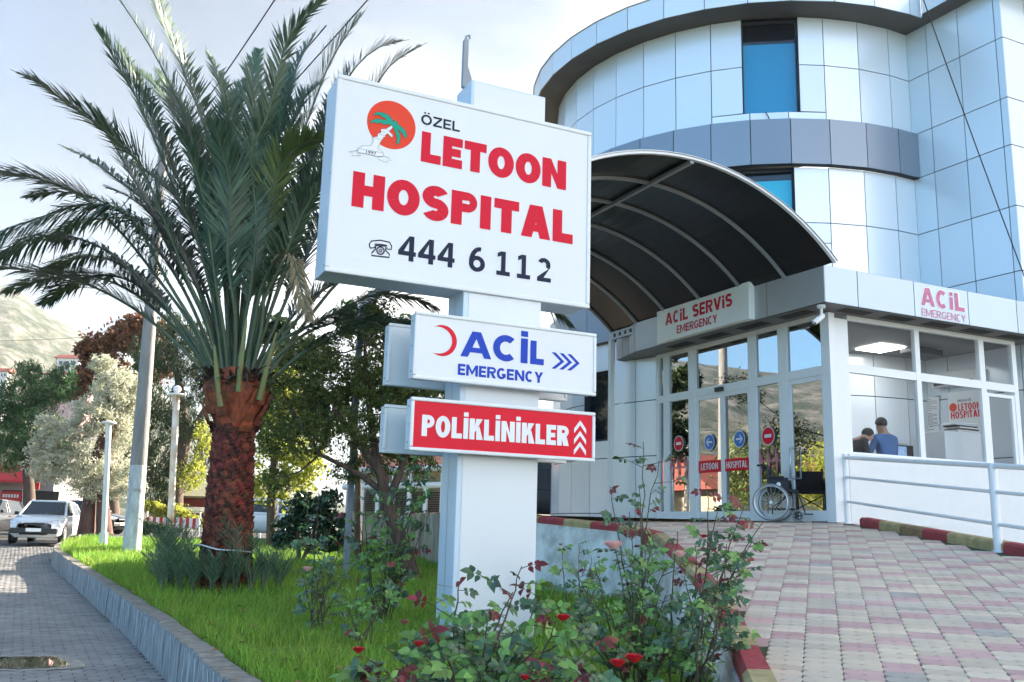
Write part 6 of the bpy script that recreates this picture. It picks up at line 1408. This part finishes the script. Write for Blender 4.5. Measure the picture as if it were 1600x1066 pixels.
# ---------------------------------------------------------------- cars
M['car_white']=mat('car_paint_white',(.66,.70,.74),.22,0,.5,coat=.6)
M['car_dark']=mat('car_paint_dark',(.02,.022,.028),.25,0,.5,coat=.6)
M['car_silver']=mat('car_paint_silver',(.40,.42,.44),.25,.5,coat=.6)
M['car_red']=mat('car_paint_red',(.40,.02,.02),.25,0,.5,coat=.6)
M['car_glass']=mat('car_glass',(.012,.016,.02),.04,0,.7)
M['lamp_clear']=mat('headlight_clear',(.55,.58,.62),.08,.3,.8)
M['lamp_red']=mat('taillight',(.45,.01,.01),.15)
M['plate']=mat('number_plate',(.75,.76,.78),.4)
def car(name,label,loc,heading,paint,L_=3.95,Wd=1.66,H_=1.42,group=None,van=False):
    t=thing(name,loc,label,'car',group or 'parked cars'); loc=np.array(loc,float); fx=az(heading); sx=np.array([fx[1],-fx[0],0])   # fx forward, sx right
    Q=lambda x,y,z: loc+fx*x+sx*y+ZV*z
    h=L_/2
    # body sections: x, half width low, half width belt, z low, z belt, z shoulder
    S=[(h,.50,.52,.30,.62,.66),(h-.06,.66,.70,.22,.66,.72),(h-.25,.76,.77,.20,.72,.80),(h-.62,.80,.80,.20,.80,.88),(h-1.05,.81,.81,.20,.88,.93),(h-1.5,.815,.82,.20,.91,.95),(0,.82,.825,.20,.92,.96),(-.9,.82,.82,.20,.93,.97),(-h+.45,.81,.80,.22,.93,.97),(-h+.12,.77,.75,.26,.90,.95),(-h,.68,.66,.34,.80,.84)]
    sc_=Wd/1.66; b=MB(); rings=[]
    for (x,w0,w1,z0,z1,z2) in S:
        w0*=sc_; w1*=sc_; rings.append([Q(x,-w0*.8,z0),Q(x,-w0,z0+.12),Q(x,-w1,z1*.62+.1),Q(x,-w1*.985,z1),Q(x,-w1*.86,z2),Q(x,-w1*.45,z2+.02),Q(x,0,z2+.028),Q(x,w1*.45,z2+.02),Q(x,w1*.86,z2),Q(x,w1*.985,z1),Q(x,w1,z1*.62+.1),Q(x,w0,z0+.12),Q(x,w0*.8,z0)])
    n=len(rings[0]); vs=[p for r in rings for p in r]; fs=[]
    for i in range(len(rings)-1):
        for k in range(n): fs.append((i*n+k,i*n+(k+1)%n,(i+1)*n+(k+1)%n,(i+1)*n+k))
    fs.append(tuple(range(n))); fs.append(tuple(reversed(range((len(rings)-1)*n,len(rings)*n)))); b.add(vs,fs,0,True); body=b.build('body',M[paint],t)
    # cabin: glass block with painted roof and pillars
    xf0,xf1,xr1,xr0=(h-1.02,h-1.72,-h+.55,-h+.16) if not van else (h-.7,h-1.2,-h+.2,-h+.08); zb,ztp=.94,H_-.04
    g_=MB(); wb,wt=.77*sc_,.60*sc_
    base=[Q(xf0,-wb*.92,zb-.02),Q(xf0,wb*.92,zb-.02),Q(0,wb,zb),Q(xr0,wb*.93,zb),Q(xr0,-wb*.93,zb),Q(0,-wb,zb)]; top=[Q(xf1,-wt*.95,ztp),Q(xf1,wt*.95,ztp),Q(0,wt,ztp+.02),Q(xr1,wt*.93,ztp-.03),Q(xr1,-wt*.93,ztp-.03),Q(0,-wt,ztp+.02)]
    g_.add(base+top,[(6+i,i,(i+1)%6,6+(i+1)%6) for i in range(6)],0); g_.build('windows',M['car_glass'],t)
    r_=MB(); rt=[p+ZV*.045-(p-Q(0,0,p[2]))*.06 for p in top]; lo=[p+(p-Q(0,0,p[2]))*.02-ZV*.03 for p in top]; r_.add(lo+rt,[(i,(i+1)%6,6+(i+1)%6,6+i) for i in range(6)]+[tuple(range(6,12)),tuple(reversed(range(6)))],0)
    for i in range(6):
        if i in (0,1,3,4) or True: r_.tube([base[i],top[i]],[.045,.032],6)
    r_.tube([base[0],base[1]],.02,6); r_.tube([(base[1]+base[2])*.5,(top[1]+top[2])*.5],.02,5) ; r_.build('roof',M[paint],t)
    for x in (h-.72,-h+.68):
        for s_ in (-1,1):
            w_=MB(); c=Q(x,s_*(Wd/2-.10),.29); ax_=tuple(sx*s_); w_.lathe(c,[(.20,-.08),(.285,-.075),(.29,-.03),(.29,.06),(.275,.095),(.19,.10)],24,0,axis=ax_); tyre=w_.build('wheel',M['rubber'],t); w_=MB(); w_.lathe(c,[(.0,.085),(.06,.10),(.08,.085),(.17,.09),(.195,.103)],20,0,axis=ax_)
            w_.build('rim',M['steel'],tyre)
            w_=MB(); w_.lathe(Q(x,s_*(Wd/2-.012),.30),[(.345,-.02),(.345,.003),(.0,.0031)],26,0,axis=ax_); w_.build('wheel_arch',M['black'],t)
    for s_ in (-1,1):
        l=MB(); l.add([Q(h-.075,s_*.42*sc_,.62),Q(h-.10,s_*.70*sc_,.62),Q(h-.22,s_*.765*sc_,.70),Q(h-.22,s_*.70*sc_,.775),Q(h-.05,s_*.42*sc_,.715)],[(0,1,2,3,4) if s_>0 else (4,3,2,1,0)]); 
        for k in range(5): l.v[k]=tuple(np.array(l.v[k])+fx*.05+ZV*.012)
        l.build('headlight',M['lamp_clear'],t)
        l=MB(); l.obox(Q(-h-.005,s_*.66*sc_-.09,.66),fx*.12,sx*.18,ZV*.20,0,.03); l.build('taillight',M['lamp_red'],t)
        m_=MB(); m_.obox(Q(xf0-.12,s_*(Wd/2+.005)-.06,.93),fx*-.10,sx*.13,ZV*.11,0,.03); m_.build('mirror',M['black'],t)
    f=MB(); f.obox(Q(h-.10,-.30,.60),fx*.125,sx*.60,ZV*.065,0,.02); f.build('grille',M['black'],t)
    f=MB(); f.obox(Q(h-.12,-.70*sc_,.34),fx*.16,sx*1.40*sc_,ZV*.17,0,.03); f.build('bumper_strip',M['black'],t)
    f=MB(); f.obox(Q(h+.045,-.23,.40),fx*.008,sx*.46,ZV*.11); pl=f.build('number_plate',M['plate'],t)
    for s_ in (-1,1):   # door outlines and handles
        d=MB(); y=s_*(Wd/2+.003)
        ribbon(d,[Q(h-1.25,y,.34),Q(h-1.25,y,.88),Q(.05-.25,y,.88),Q(.05-.25,y,.34)],.014,0,True,sx*s_); ribbon(d,[Q(-.25,y,.36),Q(-.25,y,.88),Q(-h+.85,y,.88),Q(-h+1.0,y,.40)],.014,0,False,sx*s_); d.build('door_gap',M['black'],t)
        d=MB(); d.tube([Q(-.05,y+s_*.01,.80),Q(.10,y+s_*.01,.80)],.014,6); d.build('door_handle',M['black'],t)
    return t
cl=atD(27,850,31.); car('parked_car','white hatchback facing the camera where the kerb ends on the left',(cl[0]-.0,cl[1]+1.9,cl[2]),180-14,'car_white')
cl=atD(-22,838,38.); car('parked_car','dark car half hidden behind the white hatchback at the left edge',(cl[0],cl[1],cl[2]),180-5,'car_dark')

cl=atD(128,828,44.); car('parked_car','blue grey car in the shade behind the silvery olive tree',(cl[0],cl[1],gz(44)-.30),100,'car_dark')
cl=atD(430,838,36.); car('parked_car','white car seen between the palm trunk and the glossy bush',(cl[0],cl[1],gz(36)-.1),75,'car_white')
cl=atD(868,800,27.); car('parked_car','black car parked behind the wall between the pylon post and the tower',(cl[0],cl[1],1.22),80,'car_dark',H_=1.5)
# ---------------------------------------------------------------- buildings behind
M['render_cream']=mat('cream_render',(.46,.40,.27),.9,var=.15,vscale=2)
M['rooftile']=mat('red_roof_tiles',(.33,.08,.05),.8,bump=1,bscale=20,col2=(.20,.05,.035),vscale=6,stretch=(4,1,1))
M['awn_red']=mat('awning_red',(.50,.02,.02),.7); M['awn_khaki']=mat('awning_khaki',(.20,.19,.11),.9); M['dred']=mat('dark_red',(.16,.02,.015),.7); M['brown']=mat('shutter_brown',(.12,.08,.06),.8); M['yel']=mat('banner_yellow',(.62,.50,.10),.7)
def gable(mb,o,U,V,h0,h1,mi=0):   # roof over the rectangle o,U,V with ridge along U
    o,U,V=[np.array(q,float) for q in (o,U,V)]; a,b_,c_,d=o,o+U,o+U+V,o+V; e=o+V*.5+ZV*(h1-h0); f=o+U+V*.5+ZV*(h1-h0)
    mb.add([a,b_,c_,d,e,f],[(0,1,5,4),(2,3,4,5),(0,4,3),(1,2,5)],mi)
# cafe behind the low wall: cream walls, red tiles, white gutters and posts
D=33.; o=atD(548,830,D); o[2]=gz(D)-.2; e_=atD(720,830,D-3); U=np.array([e_[0]-o[0],e_[1]-o[1],0]); Vv=np.array([1.,6,0])*.9
cf=thing('cafe_building',o,'cream cafe with red tiled roof, white gutters and brown shutters behind the low wall','building')
z1=atD(600,735,D)[2]; b=MB(); b.obox(o,U,Vv,ZV*(z1-o[2])); b.build('wall',M['render_cream'],cf)
b=MB(); gable(b,o-U*.05-Vv*.10+ZV*(z1-o[2]),U*1.1,Vv*1.2,0,1.3); b.build('roof',M['rooftile'],cf)
for yy in (737,762):
    b=MB(); z=atD(600,yy,D-1)[2]; a=o-Vv*.12-U*.03; b.tube([(a[0],a[1],z),(a[0]+U[0]*1.06,a[1]+U[1]*1.06,z+.05)],.10,10); b.build('gutter',M['white'],cf)
for i in range(8):
    f=i/7; a=o-Vv*.13+U*f; b=MB(); b.obox((a[0],a[1],o[2]),U/np.linalg.norm(U)*.16,Vv/np.linalg.norm(Vv)*.16,ZV*(atD(600,745,D)[2]-o[2])); b.build('post',M['white'],cf)
b=MB(); zs0,zs1=atD(600,800,D)[2],atD(600,770,D)[2]
for i in range(9): a=o-Vv*.015; z=zs0+(zs1-zs0)*i/9; b.obox((a[0]-.1,a[1]-.1,z),U*1.0,Vv*.004,ZV*(zs1-zs0)/13)
b.build('shutter',M['brown'],cf)
# shop with red awning far left
D=52.; o=atD(-60,835,D); o[2]=gz(D)-.35; e_=atD(75,835,D); U=np.array([e_[0]-o[0],0,0]); sh=thing('shop_building',o,'low shop with red awning and red sign across the street at far left','building')
b=MB(); b.obox(o,U,(0,6,0),ZV*(atD(30,735,D)[2]-o[2])); b.build('wall',mat('shop_wall',(.30,.29,.28),.9),sh)
za,zb=atD(30,752,D)[2],atD(30,728,D)[2]; b=MB(); b.prism([(o[0],o[1]-1.2,za),(o[0]+U[0]*.85,o[1]-1.2,za),(o[0]+U[0]*.85,o[1]-.02,zb),(o[0],o[1]-.02,zb)],(0,0,-.12)); b.build('awning',M['awn_red'],sh)
b=MB(); z0_=atD(20,783,D)[2]; z1_=atD(20,768,D)[2]; x0_=atD(2,780,D)[0]; x1_=atD(34,780,D)[0]; b.obox((x0_,o[1]-.12,z0_),(x1_-x0_,0,0),(0,.08,0),ZV*(z1_-z0_)); sg=b.build('sign_board',M['awn_red'],sh)
b=MB(); 
for i in range(6): xx=x0_+.12+(x1_-x0_-.2)*i/6; b.obox((xx,o[1]-.135,z0_+(z1_-z0_)*.35),((x1_-x0_)*.09,0,0),(0,.01,0),ZV*(z1_-z0_)*.35)
b.build('sign_marks',M['paper'],sg)
b=MB(); b.obox((x0_,o[1]-.03,o[2]+.3),(x1_-x0_+2,0,0),(0,.02,0),ZV*1.7); b.build('window',M['glass_dark'],sh)
sb=thing('street_banner',atD(42,790,46.),'small red banner on a white post beside the feathery tree','banner'); a=atD(38,790,46.); b=MB(); p0=atD(39,800,46.); p0[2]=gz(46)-.3; p1=atD(39,752,46.); b.tube([p0,p1],.09,8); b.build('post',M['white'],sb); b=MB(); p2=atD(33,764,46.); p3=atD(62,754,46.); b.obox(p2,(p3[0]-p2[0],0,0),(0,.05,0),ZV*(p3[2]-p2[2])); b.build('panel',M['awn_red'],sb)
# cafe terrace behind the lawn: khaki awning, dark red beams, red and white rail
D=41.; o=atD(262,800,D); e_=atD(345,800,D); zt_=atD(300,762,D)[2]; zm=atD(300,776,D)[2]; te=thing('terrace_awning',(o[0],o[1],gz(D)),'khaki awning over dark red beams of a terrace behind the palm trunk','awning')
b=MB(); b.prism([(o[0],o[1]-1,zm),(e_[0]+3,o[1]-1,zm),(e_[0]+3,o[1]+2,zt_+.5),(o[0]+1.4,o[1]+2,zt_+.5)],(0,0,-.08)); b.build('cloth',M['awn_khaki'],te)
b=MB(); b.obox((o[0],o[1]-.9,zm-.45),(e_[0]-o[0]+3,0,0),(0,.15,0),ZV*.40); b.obox((o[0],o[1]-.9,zm-.95),(e_[0]-o[0]+3,0,0),(0,.15,0),ZV*.25); b.build('beam',M['dred'],te)
for i in range(4): xx=o[0]+i*1.9; b=MB(); b.obox((xx,o[1]-.85,gz(D)-.3),(.15,0,0),(0,.15,0),ZV*(zm-.6-gz(D))); b.build('post',M['dred'],te)
D=36.; ba=thing('banner_rail',atD(262,815,D),'red and white striped cloth banner hung low on a rail behind the rusty lamp post','banner'); b=MB()
for i in range(16):
    x0_=atD(228+5.2*i,815,D)[0]; x1_=atD(228+5.2*(i+1),815,D)[0]; zc=atD(262,812,D)[2]; b.prism([(x0_,D,zc-.30),(x1_,D,zc-.30),(x1_,D,zc+.08-.01*(i%3)),(x0_,D,zc+.08)],(0,.03,0),i%2)
b.build('cloth',[M['awn_red'],M['white']],ba)
b=MB(); 
for xx in (228,311): b=MB(); p=atD(xx,815,D); b.tube([(p[0],D+.06,gz(D)-.2),(p[0],D+.06,zc+.3)],.03,6); b.build('rail_post',M['white'],ba)
D=38.; pb_=thing('poster_board',atD(405,800,D),'small yellow and red poster board beside the palm trunk','board'); b=MB(); p0=atD(396,806,D);p1=atD(422,786,D); b.obox(p0,(p1[0]-p0[0],0,0),(0,.06,0),ZV*(p1[2]-p0[2]),1); b.obox(p0-np.array([.0,.01,0]),(.22,0,0),(0,.06,0),ZV*(p1[2]-p0[2]+.1),0); b.build('panel',[M['awn_red'],M['yel']],pb_); b=MB(); b.tube([(p0[0]+.3,p0[1]+.03,gz(D)-.2),(p0[0]+.3,p0[1]+.03,p0[2])],.04,6); b.build('post',M['white'],pb_)
# houses on the slope
def house(label,xp,yp,D,wpx,hpx,wallc,roofm,hr=.5):
    o=atD(xp,yp,D); m_=D/F; Wm,Hm=wpx*m_,hpx*m_; t=thing('house',(o[0],o[1],o[2]-6),label,'house','houses on the slope'); b=MB(); b.obox((o[0],o[1],o[2]-6),(Wm,0,0),(0,Wm*.8,0),ZV*(Hm+6)); b.build('wall',wallc,t); b=MB(); gable(b,np.array([o[0]-.4,o[1]-.4,o[2]+Hm]),(Wm+.8,0,0),(0,Wm*.8+.8,0),0,Hm*hr); b.build('roof',roofm,t)
    b=MB()
    for i in range(3): b.obox((o[0]+Wm*(.12+.3*i),o[1]-.04,o[2]+Hm*.35),(Wm*.14,0,0),(0,.05,0),ZV*Hm*.35)
    b.build('windows',M['glass_dark'],t)
M['hw']=mat('house_white',(.62,.60,.58),.9); M['hp']=mat('house_pink',(.50,.30,.30),.9)
house('white house with red roof on the slope above the feathery tree',88,575,130,34,16,M['hw'],M['rooftile']); house('long pink walled house with red roof below the white one on the slope',70,598,110,58,14,M['hp'],M['rooftile']); house('small pale house at the left edge among the trees on the slope',-6,592,120,16,12,M['hw'],M['rooftile'])
# house across the street that shows in the door glass
t=thing('house',(-31,30,0),'cream house with a red tiled roof across the street beyond the left edge','house','houses on the slope'); b=MB(); b.obox((-37,27,-.2),(9,5,0),(-3.5,6,0),ZV*3.6); b.build('wall',M['render_cream'],t); b=MB(); gable(b,np.array([-37.6,26.2,3.4]),(10.4,5.8,0),(-4,7.,0),0,2.2); b.build('roof',M['rooftile'],t)
# power lines
def wire(a,b_,D0_,D1_,label,sag=.3):
    p,q=atD(*a,D0_),atD(*b_,D1_); pts=[]
    for i in range(13): f=i/12; pts.append(p+(q-p)*f-ZV*sag*4*f*(1-f))
    b=MB(); b.tube(pts,.016,5); b.build('power_line',M['black'],None,base=tuple(p),label=label,cat='power line',group='power lines in the sky above the palm')
wire((170,345),(432,-4),26,17,'leftmost power line crossing the sky behind the palm'); wire((150,460),(580,-6),26,17,'longest power line running behind the upright palm fronds',.1); wire((190,400),(510,40),27,19,'thin power line just right of the longest one',.1); wire((0,532),(160,524),70,64,'faint cable low in front of the hillside at the left',.1)
